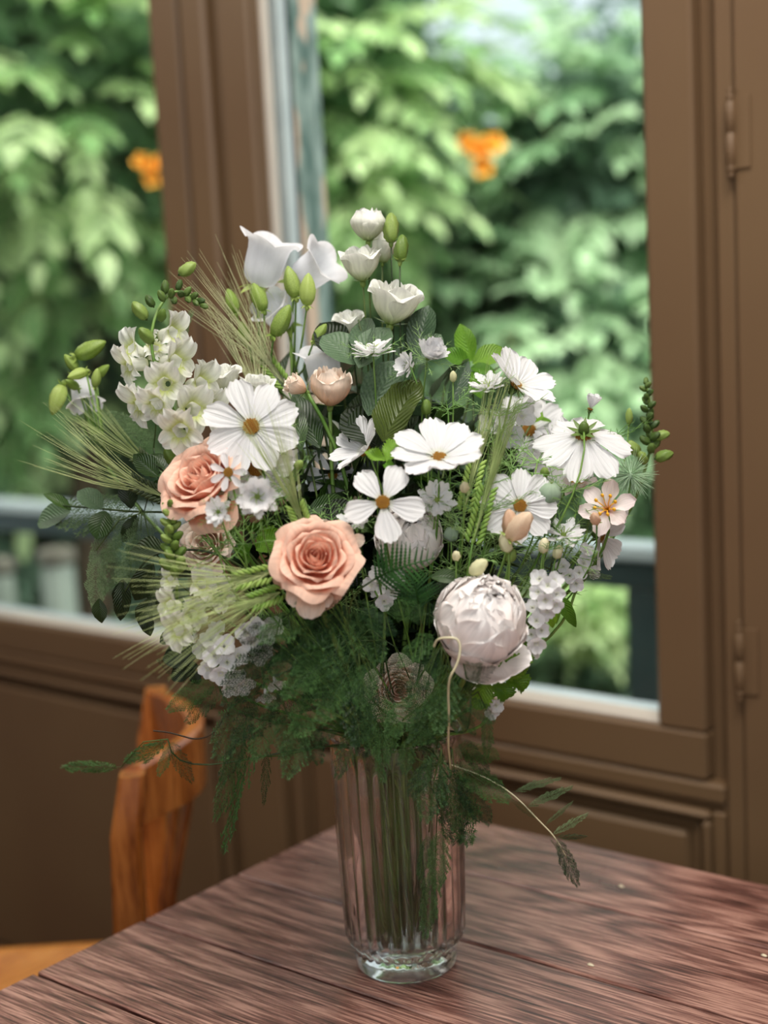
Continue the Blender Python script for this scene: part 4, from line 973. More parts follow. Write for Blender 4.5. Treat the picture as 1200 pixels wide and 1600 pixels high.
# --- nigella
nigella('white nigella seen from the side with curly green horns, top centre', 583, 552, 1.13, 78, (-.1, .9, .3), npet=20, cup=.0)
nigella('fluffy round white nigella above the mottled leaf', 668, 560, 1.13, 78, (.35, .6, .7), npet=36, cup=.75)
nigella('white nigella seen side-on above the left of the mottled leaf', 640, 572, 1.12, 54, (-.7, .1, .6), npet=18, cup=.4)
nigella('spidery white nigella beside the upper right cosmos', 762, 606, 1.12, 66, (-.2, .85, .45), npet=18, cup=.1)
nigella('fluffy greenish-white nigella under the two left cosmos', 402, 776, 1.045, 84, (.1, 0, 1), npet=24, cup=.35)
nigella('small white nigella in front of the left peach rose', 342, 800, 1.05, 56, (-.2, .1, 1), npet=18, cup=.3)
nigella('feathery white nigella right of the five-petalled cosmos', 682, 782, 1.085, 70, (.2, .3, 1), npet=16, cup=.2, bract=1.5)
M_spk = leafmat('pale_spine', (176, 204, 170), (214, 232, 208), .3, .5, .3, 60)
def spiky():
    b = MB(); r = random.Random(5); b.add(*lathegeo([(0, -.2), (.14, -.14), (.2, 0), (.14, .14), (0, .2)], 10))
    for i in range(230):
        d = Vector((r.gauss(0, 1), r.gauss(0, 1), r.gauss(0, 1))).normalized(); s_ = Vector((r.gauss(0, 1), r.gauss(0, 1), r.gauss(0, 1)))*.10; l = r.uniform(.7, 1.05)
        b.add(*tubegeo([d*.1, d*l*.6+s_*.3, d*l+s_], [.020, .015, .004], 3, False))
    return b.mesh('spines', M_spk)
def spikyball(label, px, py, D, dia):
    s = dia*.5*D/F; c = at(px, py, D); t, P = flower('spiky_seed_head', label, 'seed head', c, (0, 0, -1), None, .0011); place('spines', spiky(), frame(c, cdir(0, 1, .3), 0, s), t, 'stuff')
spikyball('round pale green spiky seed head at the far right', 985, 742, 1.17, 84)
nigella('flat feathery nigella under the pink-white flower on the right', 880, 838, 1.11, 76, (.1, .8, .5), npet=14, cup=.0, bract=1.5)
nigella('small white nigella in the shade right of the central rose', 596, 912, 1.12, 64, (0, .1, 1), npet=18, cup=.3)
nigella('ragged nigella above the central rose', 556, 812, 1.075, 60, (-.1, .5, .8), npet=14, cup=.2, bract=1.5)
# extra thread leaves standing among the right hand flowers
def threadspray(label, px, py, D, size, n, group='feathery leaves on the right', k=3):
    c = at(px, py, D); nn = cdir(*n); t, P = flower('nigella_foliage', label, 'foliage', c, -nn*.5+Vector((0, 0, -.8)), group, .0009)
    for i in range(k):
        j = max(0, len(P)-1-i*2); place('thread_leaf', TH[(i+1) % 3], frame(P[j], nn+Vector((random.uniform(-.3, .3), random.uniform(-.3, .3), 0)), i, size*D/F*(1-.1*i)), t, 'stuff')
for (x, y, d, s) in ((770, 690, 1.12, 80), (800, 730, 1.12, 76), (745, 760, 1.1, 74), (720, 830, 1.09, 66), (840, 720, 1.14, 70), (870, 770, 1.12, 72), (900, 800, 1.13, 70), (780, 650, 1.15, 66), (700, 640, 1.14, 50), (850, 860, 1.1, 60), (950, 690, 1.18, 60), (760, 800, 1.08, 70)):
    threadspray('airy light green thread-like foliage between the white flowers on the right', x, y, d, s, (random.uniform(-.4, .4), .9, .3))
for (x, y, d, s) in ((450, 760, 1.07, 60), (380, 850, 1.06, 66), (430, 700, 1.12, 50), (340, 860, 1.08, 60), (520, 820, 1.08, 56)):
    threadspray('airy thread-like foliage left of the central peach rose', x, y, d, s, (random.uniform(-.4, .4), .8, .4), 'feathery leaves on the left')
def podnig(label, px, py, D, dia):
    s = dia*.5*D/F; c = at(px, py, D); t, P = flower('nigella_pod', label, 'seed pod', c, (0, 0, -1), None, .0009)
    nn = cdir(.1, .8, .5); M = frame(c, nn, 0, s)
    place('pod', POD_ROUND, M, t); place('thread_bract', TH[1], M @ SC(1.9), t, 'stuff'); place('horns', PISTIL, M @ TR(0, 0, .9) @ SC(.8), t)
M_podg = petalmat('grey_green_pod', (136, 160, 140), (170, 190, 160), (120, 150, 110), .2, 7, .3)
POD_ROUND = lathe_mesh('pod', [(0, -1), (.5, -.85), (.9, -.4), (1, 0), (.88, .5), (.5, .88), (.1, 1), (0, 1)], 30, M_podg, lambda r, z, a, i: (r*(1+.08*math.cos(6*a)), z))
podnig('ribbed grey-green nigella seed pod right of the yellow-centred cosmos', 858, 772, 1.1, 40)
podnig('small ribbed green seed pod low among the stems right of centre', 705, 835, 1.09, 24)
# --- alstroemeria
ALP = []
for sd in (1, 2):
    def fn(u, v, sd=sd): return (v, lerp_table([(0, .05), (.3, .12), (.65, .30), (.9, .22), (1, .04)], v)*u, .35*v-.45*v*v*(sd == 1)*.8+.10*u*u)
    g_ = gridgeo(fn, 8, 10); ALP.append(mk('petal', g_[0], g_[1], M_alst, g_[2]))
def stamens():
    b = MB()
    for i in range(8):
        a = i*PI/4; P = [Vector((0, 0, 0)), Vector((.12*math.cos(a), .12*math.sin(a), .35)), Vector((.30*math.cos(a), .30*math.sin(a), .55))]
        b.add(*tubegeo(P, [.02, .018, .015], 4)); b.addM(lathegeo([(0, -.08), (.05, -.04), (.05, .05), (0, .09)], 6), TR(*P[2]))
    return b.mesh('stamens', M_pollen2)
STAM = stamens()
def alstro(label, px, py, D, dia, n):
    s = dia*.5*D/F; nn = cdir(*n); c = at(px, py, D); t, P = flower('alstroemeria', label, 'flower', c-nn*s*.2, -nn*.6+Vector((0, 0, -.6)), None, .0014)
    Mh = frame(c, nn, .3)
    for i in range(6): place('petal', ALP[i % 2], Mh @ RZ(i*PI/3) @ RY(-.25) @ SC(s), t)
    place('stamens', STAM, Mh @ SC(s*1.1), t); return t
alstro('pink-white open flower with yellow stamens at the right', 950, 798, 1.12, 98, (-.3, .3, .9))
alstro('blush flower seen from the side just under the cosmos seen from behind', 912, 762, 1.14, 66, (-.4, .6, .3))
# --- stock clusters
def stock(label, cx, cy, D, spots, s, path=None):
    c = at(cx, cy, D); t, P = flower('stock', label, 'flower', c, (0, 0, -1), None, .0016)
    for i, (x, y, d) in enumerate(spots):
        p = at(x, y, d); q = (p-c); q = (cdir((x-cx)/60, -(y-cy)/60, .8)); S_ = s*.5*d/F*random.uniform(.85, 1.1)
        place('floret', FLO4[i % 2], frame(p, q, i*.8, S_*1.15), t)
        V, Fc, UV = tubegeo([Vector(), (p-q*S_*.5-P[-2])], [.0009, .0007], 4); place('side_stem', mk('side_stem', V, Fc, M_stem, UV), Matrix.Translation(P[-2]), t)
stock('cluster of white stock florets right above the peony', 856, 925, 1.08, [(856, 915, 1.055), (840, 925, 1.06), (870, 928, 1.06), (852, 938, 1.055), (866, 908, 1.065), (843, 905, 1.07), (868, 945, 1.06), (855, 955, 1.07)], 30)
stock('white stock florets hanging right of the peony', 838, 985, 1.09, [(838, 970, 1.07), (846, 985, 1.07), (838, 1005, 1.07), (830, 992, 1.08), (846, 962, 1.08), (832, 1018, 1.08), (832, 950, 1.09)], 30)
stock('pale stock florets among buds at the right', 900, 900, 1.14, [(890, 900, 1.13), (905, 895, 1.13), (912, 880, 1.14), (925, 895, 1.15), (880, 885, 1.13), (900, 912, 1.13), (915, 862, 1.14)], 26)
stock('shaded cluster of white florets at the lower left', 345, 1030, 1.12, [(330, 1000, 1.10), (350, 1010, 1.09), (335, 1025, 1.09), (355, 1035, 1.09), (345, 1052, 1.09), (368, 1055, 1.09), (325, 1045, 1.1), (372, 1025, 1.1), (380, 1068, 1.09), (360, 1072, 1.1), (318, 1015, 1.11), (340, 985, 1.11)], 36)
stock('shaded white florets under the barley ears', 400, 995, 1.1, [(400, 980, 1.07), (415, 995, 1.07), (395, 1005, 1.07), (412, 1015, 1.08), (385, 990, 1.08), (425, 980, 1.09), (405, 1025, 1.08), (430, 1065, 1.09), (415, 1085, 1.09)], 34)
stock('small white florets under the fern at the lower right', 765, 1100, 1.12, [(762, 1096, 1.1), (775, 1102, 1.1), (768, 1112, 1.11)], 24)
stock('dim white florets behind the fern frond right of the rose', 600, 930, 1.11, [(590, 900, 1.09), (605, 910, 1.09), (612, 925, 1.1), (580, 915, 1.1), (600, 940, 1.1), (620, 905, 1.1)], 28)
stock('ivory florets in the gap between the cosmos on the right', 800, 660, 1.2, [(790, 655, 1.19), (815, 650, 1.19), (830, 640, 1.2), (800, 680, 1.19), (840, 690, 1.19), (770, 660, 1.2), (745, 700, 1.18)], 40)
# --- little buds
for (x, y, d, h, n, mat, w_, lab) in (
    (726, 761, 1.06, 22, (0, .6, .8), 'M_palebud', 1.1, 'round cream bud right of the tilted cosmos'),
    (713, 868, 1.06, 20, (0, .6, .8), 'M_palebud', 1.1, 'round cream bud above the peony'),
    (748, 886, 1.06, 36, (.7, .6, .4), 'M_palebud', 1.0, 'striped pale bud resting on the top of the peony'),
    (790, 848, 1.07, 34, (-.3, .8, .5), 'M_palebud', 1.0, 'rounded pale green bud under the blush bud'),
    (812, 822, 1.06, 62, (.45, .6, .5), 'M_pinkbud', .85, 'large pointed blush bud in front of the yellow-centred cosmos'),
    (797, 818, 1.07, 50, (-.1, .9, .4), 'M_pinkbud', .8, 'second blush bud left of the large pointed one'),
    (467, 726, 1.06, 20, (.5, .5, .7), 'M_bud', 1.1, 'round green bud right of the lower left cosmos'),
    (851, 738, 1.11, 20, (0, .6, .8), 'M_bud', 1.2, 'yellow-green bud left of the seed pod'),
    (799, 868, 1.08, 26, (.3, .8, .5), 'M_bud', 1.0, 'green bud above the stock cluster'),
    (850, 852, 1.09, 26, (.1, .9, .4), 'M_palebud', 1.0, 'pale bud left of the feathery flat nigella'),
    (872, 862, 1.1, 24, (.3, .9, .3), 'M_palebud', 1.0, 'pale bud above the stock florets on the right'),
    (930, 810, 1.1, 26, (-.3, .6, .7), 'M_pinkbud', 1.0, 'blush bud at the left of the pink-white flower'),
    (666, 636, 1.12, 26, (0, .9, .3), 'M_bud', 1.0, 'small green bud over the mottled leaf'),
    (708, 588, 1.14, 18, (0, .9, .3), 'M_palebud', 1.0, 'tiny white bud right of the fluffy round nigella'),
    (268, 715, 1.12, 40, (-.4, .7, .5), 'M_bud', .8, 'pale green bud left of the large peach rose'),
    (983, 650, 1.19, 26, (.0, 1, .2), 'M_bud', .7, 'slim green bud right of the cosmos seen from behind')):
    budflower('flower_bud', lab, 'bud', x, y, d, h, n, mat, w_)
# --- barley
barley('dark barley ear at the left with long pale awns fanning to the upper left', 268, 782, 1.15, 205, 752, 1.17, .125, spread=.26, dark=True, nawn=44, drift=(0, .5))
barley('green barley ear left of the central peach rose, upper of two', 424, 895, 1.05, 368, 908, 1.04, .105, spread=.48, nawn=44, drift=(0, .3))
barley('green barley ear left of the central peach rose, lower of two', 440, 925, 1.05, 392, 942, 1.04, .105, spread=.48, nawn=44, drift=(0, -.4))
barley('green barley ear pointing up just above the central peach rose', 478, 830, 1.055, 462, 790, 1.05, .085, spread=.32, nawn=46)
barley('barley ear with awns brushing the middle window post, upper left', 448, 605, 1.22, 420, 568, 1.22, .125, spread=.34, dry=True, nawn=52)
barley('second barley ear spreading brownish awns under the bellflower buds', 410, 650, 1.2, 398, 600, 1.21, .11, spread=.34, dry=True, nawn=44)
barley('upright green barley ear among feathery leaves right of centre', 738, 850, 1.07, 762, 762, 1.08, .10, spread=.10, nawn=40)
barley('second upright green barley ear leaning right among the feathery leaves', 725, 800, 1.09, 745, 720, 1.1, .10, spread=.12, nawn=40)
barley('shaded barley ear sending awns to the far left under the snapdragon', 250, 740, 1.18, 215, 712, 1.19, .10, spread=.2, dark=True, nawn=40, drift=(0, .2))
# --- leafy branches the photograph shows singly
def branch(name, label, cat, pts, leaves, r=.0016, mat=None):
    P0 = [at(*p) for p in pts]; low = stem_path(P0[0], P0[0]-P0[1]); t = thing(name, label, cat, low[0])
    sm = low+P0[1:]
    for _ in range(2):
        q = [sm[0]]
        for a, b in zip(sm, sm[1:]): q += [a*.75+b*.25, a*.25+b*.75]
        sm = q+[sm[-1]]
    R = [r*(1.1-.6*i/(len(sm)-1)) for i in range(len(sm))]
    V, Fc, UV = tubegeo([p-sm[0] for p in sm], R, 6); place('stem', mk('stem', V, Fc, mat or M_stemdk, UV), Matrix.Translation(sm[0]), t)
    for (key, bx, by, bd, tx, ty, td, wd) in leaves: leaf_on(t, key, at(bx, by, bd), at(tx, ty, td), wd, (random.uniform(-.3, .3), .4, 1), random.uniform(-.3, .3))
    return t
branch('eucalyptus_branch', 'eucalyptus branch with round grey-green leaves behind the top nigella', 'branch', [(600, 660, 1.17), (590, 600, 1.17), (570, 540, 1.18), (560, 500, 1.19)],
       [('eucr', 560, 570, 1.17, 505, 520, 1.18, .9), ('eucr', 560, 575, 1.16, 606, 508, 1.17, .75), ('euc', 575, 560, 1.15, 560, 485, 1.2, .6), ('dark', 540, 560, 1.19, 500, 500, 1.2, .8), ('eucr', 575, 650, 1.14, 622, 560, 1.14, .75), ('eucr', 590, 655, 1.15, 640, 600, 1.15, .8), ('dark', 560, 690, 1.15, 590, 610, 1.16, 1.0)])
branch('eucalyptus_branch', 'upright grey-green leaves behind the round fluffy nigella', 'branch', [(640, 640, 1.19), (645, 580, 1.19), (655, 520, 1.2), (662, 480, 1.2)],
       [('eucr', 650, 560, 1.18, 668, 474, 1.19, .55), ('euc', 640, 560, 1.19, 645, 480, 1.2, .55), ('eucr', 648, 570, 1.17, 690, 520, 1.18, .6), ('euc', 700, 640, 1.18, 735, 560, 1.19, .5)])
branch('salal_leaf', 'large mottled dark green leaf at the centre of the bouquet', 'leaf', [(610, 720, 1.13), (612, 690, 1.12)], [('mot', 598, 690, 1.115, 650, 588, 1.12, 1.05)])
branch('salal_leaf', 'broad dark green leaf behind the mottled leaf', 'leaf', [(560, 720, 1.15), (575, 690, 1.14)], [('dark', 590, 700, 1.13, 555, 625, 1.15, 1.0), ('dark', 545, 690, 1.14, 605, 640, 1.15, .9)])
branch('green_sprig', 'bright lime green leaves rising behind the bouquet, right of the fluffy nigella', 'branch', [(740, 640, 1.23), (738, 600, 1.24), (730, 560, 1.25)],
       [('lime', 735, 570, 1.24, 690, 545, 1.24, .9), ('lime', 737, 565, 1.25, 718, 505, 1.25, .9), ('lime', 738, 568, 1.24, 790, 542, 1.25, .9), ('lime', 735, 575, 1.23, 775, 580, 1.23, .9), ('lime', 730, 580, 1.23, 712, 600, 1.22, 1.0), ('lime', 738, 580, 1.23, 752, 620, 1.22, 1.0)])
branch('green_sprig', 'small lime green leaf showing right of the upper right cosmos', 'branch', [(820, 680, 1.22), (835, 655, 1.23)], [('lime', 828, 660, 1.22, 850, 640, 1.23, .8), ('limelan', 835, 655, 1.23, 870, 652, 1.24, .8)])
branch('green_sprig', 'bright serrated young leaves beside the tilted cosmos', 'branch', [(605, 735, 1.09), (602, 720, 1.08)], [('limet', 604, 722, 1.075, 618, 686, 1.085, .7), ('limet', 602, 720, 1.07, 570, 705, 1.07, .65), ('limet', 604, 722, 1.07, 612, 738, 1.06, .7)])
branch('green_sprig', 'serrated bright green leaves under the blush-white peony', 'branch', [(760, 1070, 1.1), (780, 1060, 1.09)], [('limet', 780, 1055, 1.08, 832, 992, 1.09, .6), ('limet', 775, 1060, 1.075, 825, 1030, 1.08, .75), ('limet', 785, 1050, 1.08, 826, 1076, 1.09, .8), ('limet', 770, 1065, 1.08, 800, 1092, 1.09, .8), ('limet', 760, 1060, 1.08, 745, 1110, 1.08, .8)])
branch('green_sprig', 'pointed lime green leaves hanging right of the stock florets', 'branch', [(850, 930, 1.12), (865, 925, 1.12)], [('limelan', 862, 925, 1.11, 914, 982, 1.12, 1.1), ('limelan', 860, 930, 1.1, 862, 990, 1.11, 1.2), ('limelan', 868, 935, 1.11, 878, 975, 1.11, 1.2)])
branch('green_sprig', 'rounded green leaf directly above the peony, beside its cream bud', 'branch', [(690, 915, 1.1), (685, 905, 1.09)], [('eucg', 673, 902, 1.07, 722, 900, 1.07, .55), ('dark', 672, 925, 1.08, 715, 912, 1.08, .6)])
branch('eucalyptus_branch', 'olive eucalyptus leaves reaching to the far left of the bouquet', 'branch', [(262, 800, 1.19), (210, 800, 1.2), (150, 794, 1.21), (95, 790, 1.22)],
       [('eucr', 160, 795, 1.2, 122, 765, 1.2, .9), ('eucg', 165, 798, 1.2, 150, 840, 1.19, .9), ('rus', 112, 798, 1.22, 68, 768, 1.22, .6), ('darkov', 205, 795, 1.19, 195, 745, 1.19, 1.0), ('darkov', 214, 805, 1.19, 190, 848, 1.19, .8), ('eucr', 110, 800, 1.23, 55, 815, 1.24, .8), ('lan', 128, 715, 1.24, 95, 700, 1.24, .9)])
branch('eucalyptus_branch', 'dark drooping eucalyptus leaves at the lower left edge', 'branch', [(272, 860, 1.15), (240, 865, 1.15), (215, 890, 1.15), (195, 925, 1.16)],
       [('darkov', 262, 860, 1.14, 195, 850, 1.15, .9), ('darkov', 240, 880, 1.14, 205, 945, 1.15, .8), ('darkov', 192, 905, 1.16, 190, 972, 1.16, .7), ('darkov', 155, 935, 1.18, 156, 975, 1.18, 1.0), ('darkov', 235, 935, 1.13, 215, 980, 1.13, 1.0), ('darkov', 225, 955, 1.13, 234, 995, 1.13, .9), ('darkov', 255, 900, 1.13, 225, 935, 1.13, 1.0), ('darkov', 192, 905, 1.16, 178, 955, 1.17, .6)])
branch('eucalyptus_branch', 'dark round leaves left of the shaded white florets', 'branch', [(330, 1000, 1.14), (290, 1010, 1.13)],
       [('dark', 315, 1020, 1.12, 252, 1025, 1.12, .9), ('dark', 275, 990, 1.12, 248, 1003, 1.12, .8), ('dark', 310, 1040, 1.12, 262, 1055, 1.13, .7), ('dark', 300, 1045, 1.12, 310, 1070, 1.12, .8), ('dark', 300, 900, 1.12, 245, 885, 1.13, .7), ('dark', 262, 930, 1.12, 245, 950, 1.12, .8)])
branch('ruscus_branch', 'smooth green leaves left of the large peach rose', 'branch', [(280, 760, 1.17), (250, 730, 1.16), (225, 715, 1.16)], [('rus', 248, 745, 1.15, 208, 708, 1.15, 1.0), ('rus', 262, 735, 1.15, 236, 705, 1.16, .9), ('rus', 270, 760, 1.16, 225, 770, 1.17, .9)])
branch('ruscus_branch', 'green leaves in the gap between the central rose and the nigella', 'branch', [(520, 830, 1.13), (515, 800, 1.12)], [('eucg', 480, 800, 1.11, 540, 776, 1.12, .5), ('dark', 498, 810, 1.1, 556, 790, 1.11, .7), ('limet', 400, 860, 1.1, 440, 830, 1.11, .9), ('limet', 395, 850, 1.1, 378, 880, 1.11, .9)])
branch('ruscus_branch', 'long narrow leaves left of the pale side-on rose', 'branch', [(480, 700, 1.18), (470, 650, 1.18)], [('lan', 500, 700, 1.16, 455, 605, 1.17, 1.5), ('lan', 470, 705, 1.15, 462, 620, 1.16, 1.2), ('lan', 530, 705, 1.17, 510, 640, 1.18, 1.3), ('lan', 490, 690, 1.18, 480, 600, 1.19, 1.2)])
# --- leatherleaf fern frond
def leatherfern(label, pts, w0, mat_key='lan'):
    P = [at(*p) for p in pts]; t, Q = flower('fern_frond', label, 'fern', P[0], P[0]-P[1], None, .001, M_stemdk)
    V, Fc, UV = tubegeo([p-P[0] for p in P], [.0009*(1-i/len(P)*.6) for i in range(len(P))], 5); place('midrib', mk('midrib', V, Fc, M_fern, UV), Matrix.Translation(P[0]), t)
    n = 13; m = len(P)-1
    g = leaf_geo([(0, .03), (.1, .065), (.6, .05), (1, .01)], teeth=8, tk=.9, nv=32, bend=-.15, nu=4); me = mk('pinna', g[0], g[1], M_fern, g[2])
    for i in range(n):
        s = (i+.5)/n; f = s*m; k = min(m-1, int(f)); p = P[k].lerp(P[k+1], f-k); d = (P[k+1]-P[k]).normalized(); sd = CF.cross(d).normalized()
        for sg in (-1, 1):
            x = (d*.45+sd*sg).normalized(); L = w0*(1-s)**.7*(.4+.6*min(1, s*5))+.004; z = -CF; z = (z-x*z.dot(x)).normalized(); y = z.cross(x)
            place('pinna', me, Matrix(((x.x*L, y.x*L, z.x*L, p.x), (x.y*L, y.y*L, z.y*L, p.y), (x.z*L, y.z*L, z.z*L, p.z), (0, 0, 0, 1))), t)
leatherfern('dark green toothed fern frond right of the central peach rose', [(585, 905, 1.06), (610, 892, 1.055), (640, 882, 1.05), (680, 872, 1.05)], .027)
leatherfern('dark fern frond standing at the centre above the asparagus fern', [(655, 950, 1.08), (650, 920, 1.07), (640, 890, 1.065)], .022)
# --- asparagus fern
A = fern_spray
A('dense asparagus fern spilling below the central peach rose', [(540, 930, 1.06, 470, 1010, 1.03), (540, 940, 1.06, 520, 1060, 1.03), (560, 930, 1.06, 590, 1040, 1.04), (520, 960, 1.06, 430, 1060, 1.04), (500, 950, 1.05, 400, 1000, 1.03), (560, 950, 1.05, 620, 990, 1.04)])
A('deep green asparagus fern over the middle of the vase neck', [(560, 1020, 1.06, 500, 1130, 1.04), (570, 1040, 1.06, 560, 1170, 1.05), (540, 1050, 1.06, 450, 1150, 1.05), (580, 1030, 1.05, 560, 1110, 1.03), (520, 1020, 1.05, 440, 1090, 1.03), (590, 1080, 1.08, 600, 1200, 1.1)])
A('asparagus fern between the peony and the vase rim', [(690, 1010, 1.05, 640, 1090, 1.04), (700, 1030, 1.05, 680, 1150, 1.05), (680, 990, 1.05, 620, 1040, 1.04), (670, 960, 1.06, 600, 950, 1.05), (710, 1080, 1.06, 640, 1170, 1.08), (700, 1060, 1.06, 720, 1150, 1.07), (665, 1085, 1.07, 600, 1150, 1.08)])
A('asparagus fern with plumes reaching up against the peony', [(735, 1090, 1.05, 745, 1000, 1.03, .6), (720, 1080, 1.05, 770, 1040, 1.03, .8), (725, 1090, 1.05, 775, 1130, 1.05), (715, 1100, 1.06, 745, 1150, 1.06, .8), (700, 950, 1.06, 640, 965, 1.04), (760, 1110, 1.08, 762, 1190, 1.09, .5)])
A('feathery asparagus fern hanging at the lower left of the bouquet', [(440, 1080, 1.08, 360, 1160, 1.07), (430, 1100, 1.08, 400, 1195, 1.08), (450, 1100, 1.07, 450, 1190, 1.07), (470, 1110, 1.06, 500, 1200, 1.07), (400, 1080, 1.09, 330, 1190, 1.09), (480, 1120, 1.06, 440, 1220, 1.07)])
A('asparagus fern in the shade under the barley ears', [(450, 960, 1.07, 370, 1000, 1.06), (460, 990, 1.07, 380, 1060, 1.06), (430, 1000, 1.07, 350, 1110, 1.07), (470, 1000, 1.06, 420, 1110, 1.05), (500, 980, 1.05, 470, 1080, 1.04)])
A('light asparagus fern plumes left of the shaded white florets', [(340, 1060, 1.12, 258, 1112, 1.12, .8), (350, 1070, 1.12, 285, 1130, 1.12, .8), (300, 1070, 1.14, 245, 1030, 1.13, .5)])
A('thin asparagus fern trails drooping over the chair side', [(380, 1150, 1.13, 330, 1290, 1.14, .4), (420, 1160, 1.12, 408, 1262, 1.12, .3), (400, 1150, 1.14, 335, 1340, 1.16, .3), (395, 1120, 1.1, 340, 1230, 1.1, .6)])
A('asparagus fern tuft dangling beside the chair back', [(262, 1155, 1.16, 300, 1225, 1.15, .7), (270, 1160, 1.16, 245, 1215, 1.16, .7), (262, 1155, 1.16, 190, 1200, 1.2, .5), (190, 1198, 1.2, 85, 1200, 1.26, .25)])
A('asparagus fern plumes hanging in front of the ribbed glass', [(690, 1170, 1.09, 655, 1290, 1.11, .9), (700, 1190, 1.09, 715, 1330, 1.12, .8), (680, 1180, 1.1, 640, 1250, 1.11, .8), (690, 1290, 1.12, 680, 1400, 1.14, .6), (680, 1350, 1.14, 660, 1475, 1.16, .5), (670, 1300, 1.13, 655, 1380, 1.14, .5)])
A('asparagus fern to the right of the vase rim', [(705, 1170, 1.1, 780, 1180, 1.08, .9), (705, 1190, 1.1, 800, 1250, 1.09, .9), (710, 1210, 1.1, 770, 1290, 1.1, .8), (700, 1200, 1.1, 740, 1330, 1.13, .8), (715, 1150, 1.1, 765, 1215, 1.1, .7)])
A('asparagus fern crossing the left rim of the vase', [(560, 1130, 1.09, 520, 1220, 1.1, .7), (600, 1140, 1.09, 590, 1230, 1.12, .6), (640, 1150, 1.09, 630, 1215, 1.11, .7), (540, 1120, 1.08, 480, 1170, 1.07, .8), (650, 1130, 1.09, 690, 1200, 1.1, .8)])
A('greyish asparagus fern reaching to the far left, below the barley awns', [(225, 800, 1.2, 60, 800, 1.24, .8), (215, 820, 1.19, 150, 930, 1.2, .9), (220, 830, 1.19, 195, 950, 1.19, .9), (200, 800, 1.2, 140, 880, 1.2, .9), (240, 790, 1.19, 200, 880, 1.18, .9), (150, 860, 1.2, 150, 960, 1.2, .7)], k=3)
A('fine fern plumes in the shadow beneath the right hand flowers', [(860, 890, 1.13, 960, 900, 1.14, .4), (800, 900, 1.12, 870, 870, 1.12, .6), (880, 830, 1.13, 970, 800, 1.14, .4)], k=3)
A('small fern plumes behind the snapdragon on the left', [(240, 700, 1.2, 120, 690, 1.22, .6), (250, 690, 1.2, 165, 640, 1.22, .6), (260, 560, 1.2, 300, 480, 1.22, .5)], k=3)
A('dense asparagus fern behind the front plumes over the vase neck', [(600, 1000, 1.12, 540, 1100, 1.1), (620, 1010, 1.12, 660, 1120, 1.1), (560, 1000, 1.13, 470, 1100, 1.12), (600, 1060, 1.12, 560, 1190, 1.14), (640, 1060, 1.13, 690, 1170, 1.13), (500, 1040, 1.13, 420, 1130, 1.12)])
# sparse trail to the right with its bare stem
def trail(label, pts, fr):
    P = [at(*p) for p in pts]; t, Q = flower('asparagus_fern', label, 'fern', P[0], (0, 0, -1), None, .0008, M_stemdk)
    sm = P
    for _ in range(2):
        q = [sm[0]]
        for a, b in zip(sm, sm[1:]): q += [a*.75+b*.25, a*.25+b*.75]
        sm = q+[sm[-1]]
    V, Fc, UV = tubegeo([p-P[0] for p in sm], .0006, 5); place('runner', mk('runner', V, Fc, M_wire, UV), Matrix.Translation(P[0]), t)
    for q in fr: frond_at(t, at(*q[:3]), at(*q[3:6]), (0, .3, 1), q[7] if len(q) > 7 else 0, q[6], random.uniform(-.3, .3))
trail('sparse asparagus fern runner arching out over the table at the right', [(705, 1195, 1.1), (750, 1210, 1.1), (800, 1238, 1.1), (840, 1280, 1.1), (868, 1308, 1.1), (885, 1340, 1.11)],
      [(868, 1308, 1.1, 908, 1390, 1.12, .5), (800, 1238, 1.1, 880, 1212, 1.12, .28, 3), (820, 1262, 1.1, 900, 1225, 1.13, .28, 3), (860, 1305, 1.1, 925, 1270, 1.12, .3, 3), (868, 1308, 1.1, 922, 1308, 1.12, .25), (840, 1280, 1.1, 800, 1250, 1.09, .4), (850, 1290, 1.1, 900, 1250, 1.12, .2, 3), (885, 1340, 1.11, 860, 1310, 1.12, .3)])
# curling tendrils
def tendril(label, pts, mat, r=.0009):
    P = [at(*p) for p in pts]; c = P[0]; sm = P
    for _ in range(3):
        q = [sm[0]]
        for a, b in zip(sm, sm[1:]): q += [a*.75+b*.25, a*.25+b*.75]
        sm = q+[sm[-1]]
    V, Fc, UV = tubegeo([p-c for p in sm], r, 6); o = place('tendril', mk('tendril', V, Fc, mat, UV), Matrix.Translation(c)); tag(o, label, 'stem')
tendril('pale bare stem looping in front of the peony and down to the vase rim', [(678, 1010, 1.04), (683, 998, 1.035), (700, 996, 1.03), (716, 998, 1.03), (720, 1015, 1.03), (714, 1040, 1.03), (702, 1058, 1.03), (700, 1085, 1.04), (702, 1120, 1.05), (700, 1160, 1.07), (703, 1190, 1.09), (706, 1225, 1.12)], M_wire)
tendril('thin dark tendril curling out towards the chair at the left', [(368, 1100, 1.1), (355, 1108, 1.1), (346, 1130, 1.1), (330, 1150, 1.11), (305, 1156, 1.13), (285, 1150, 1.14), (262, 1144, 1.15), (240, 1142, 1.16)], M_wiredk, .0007)
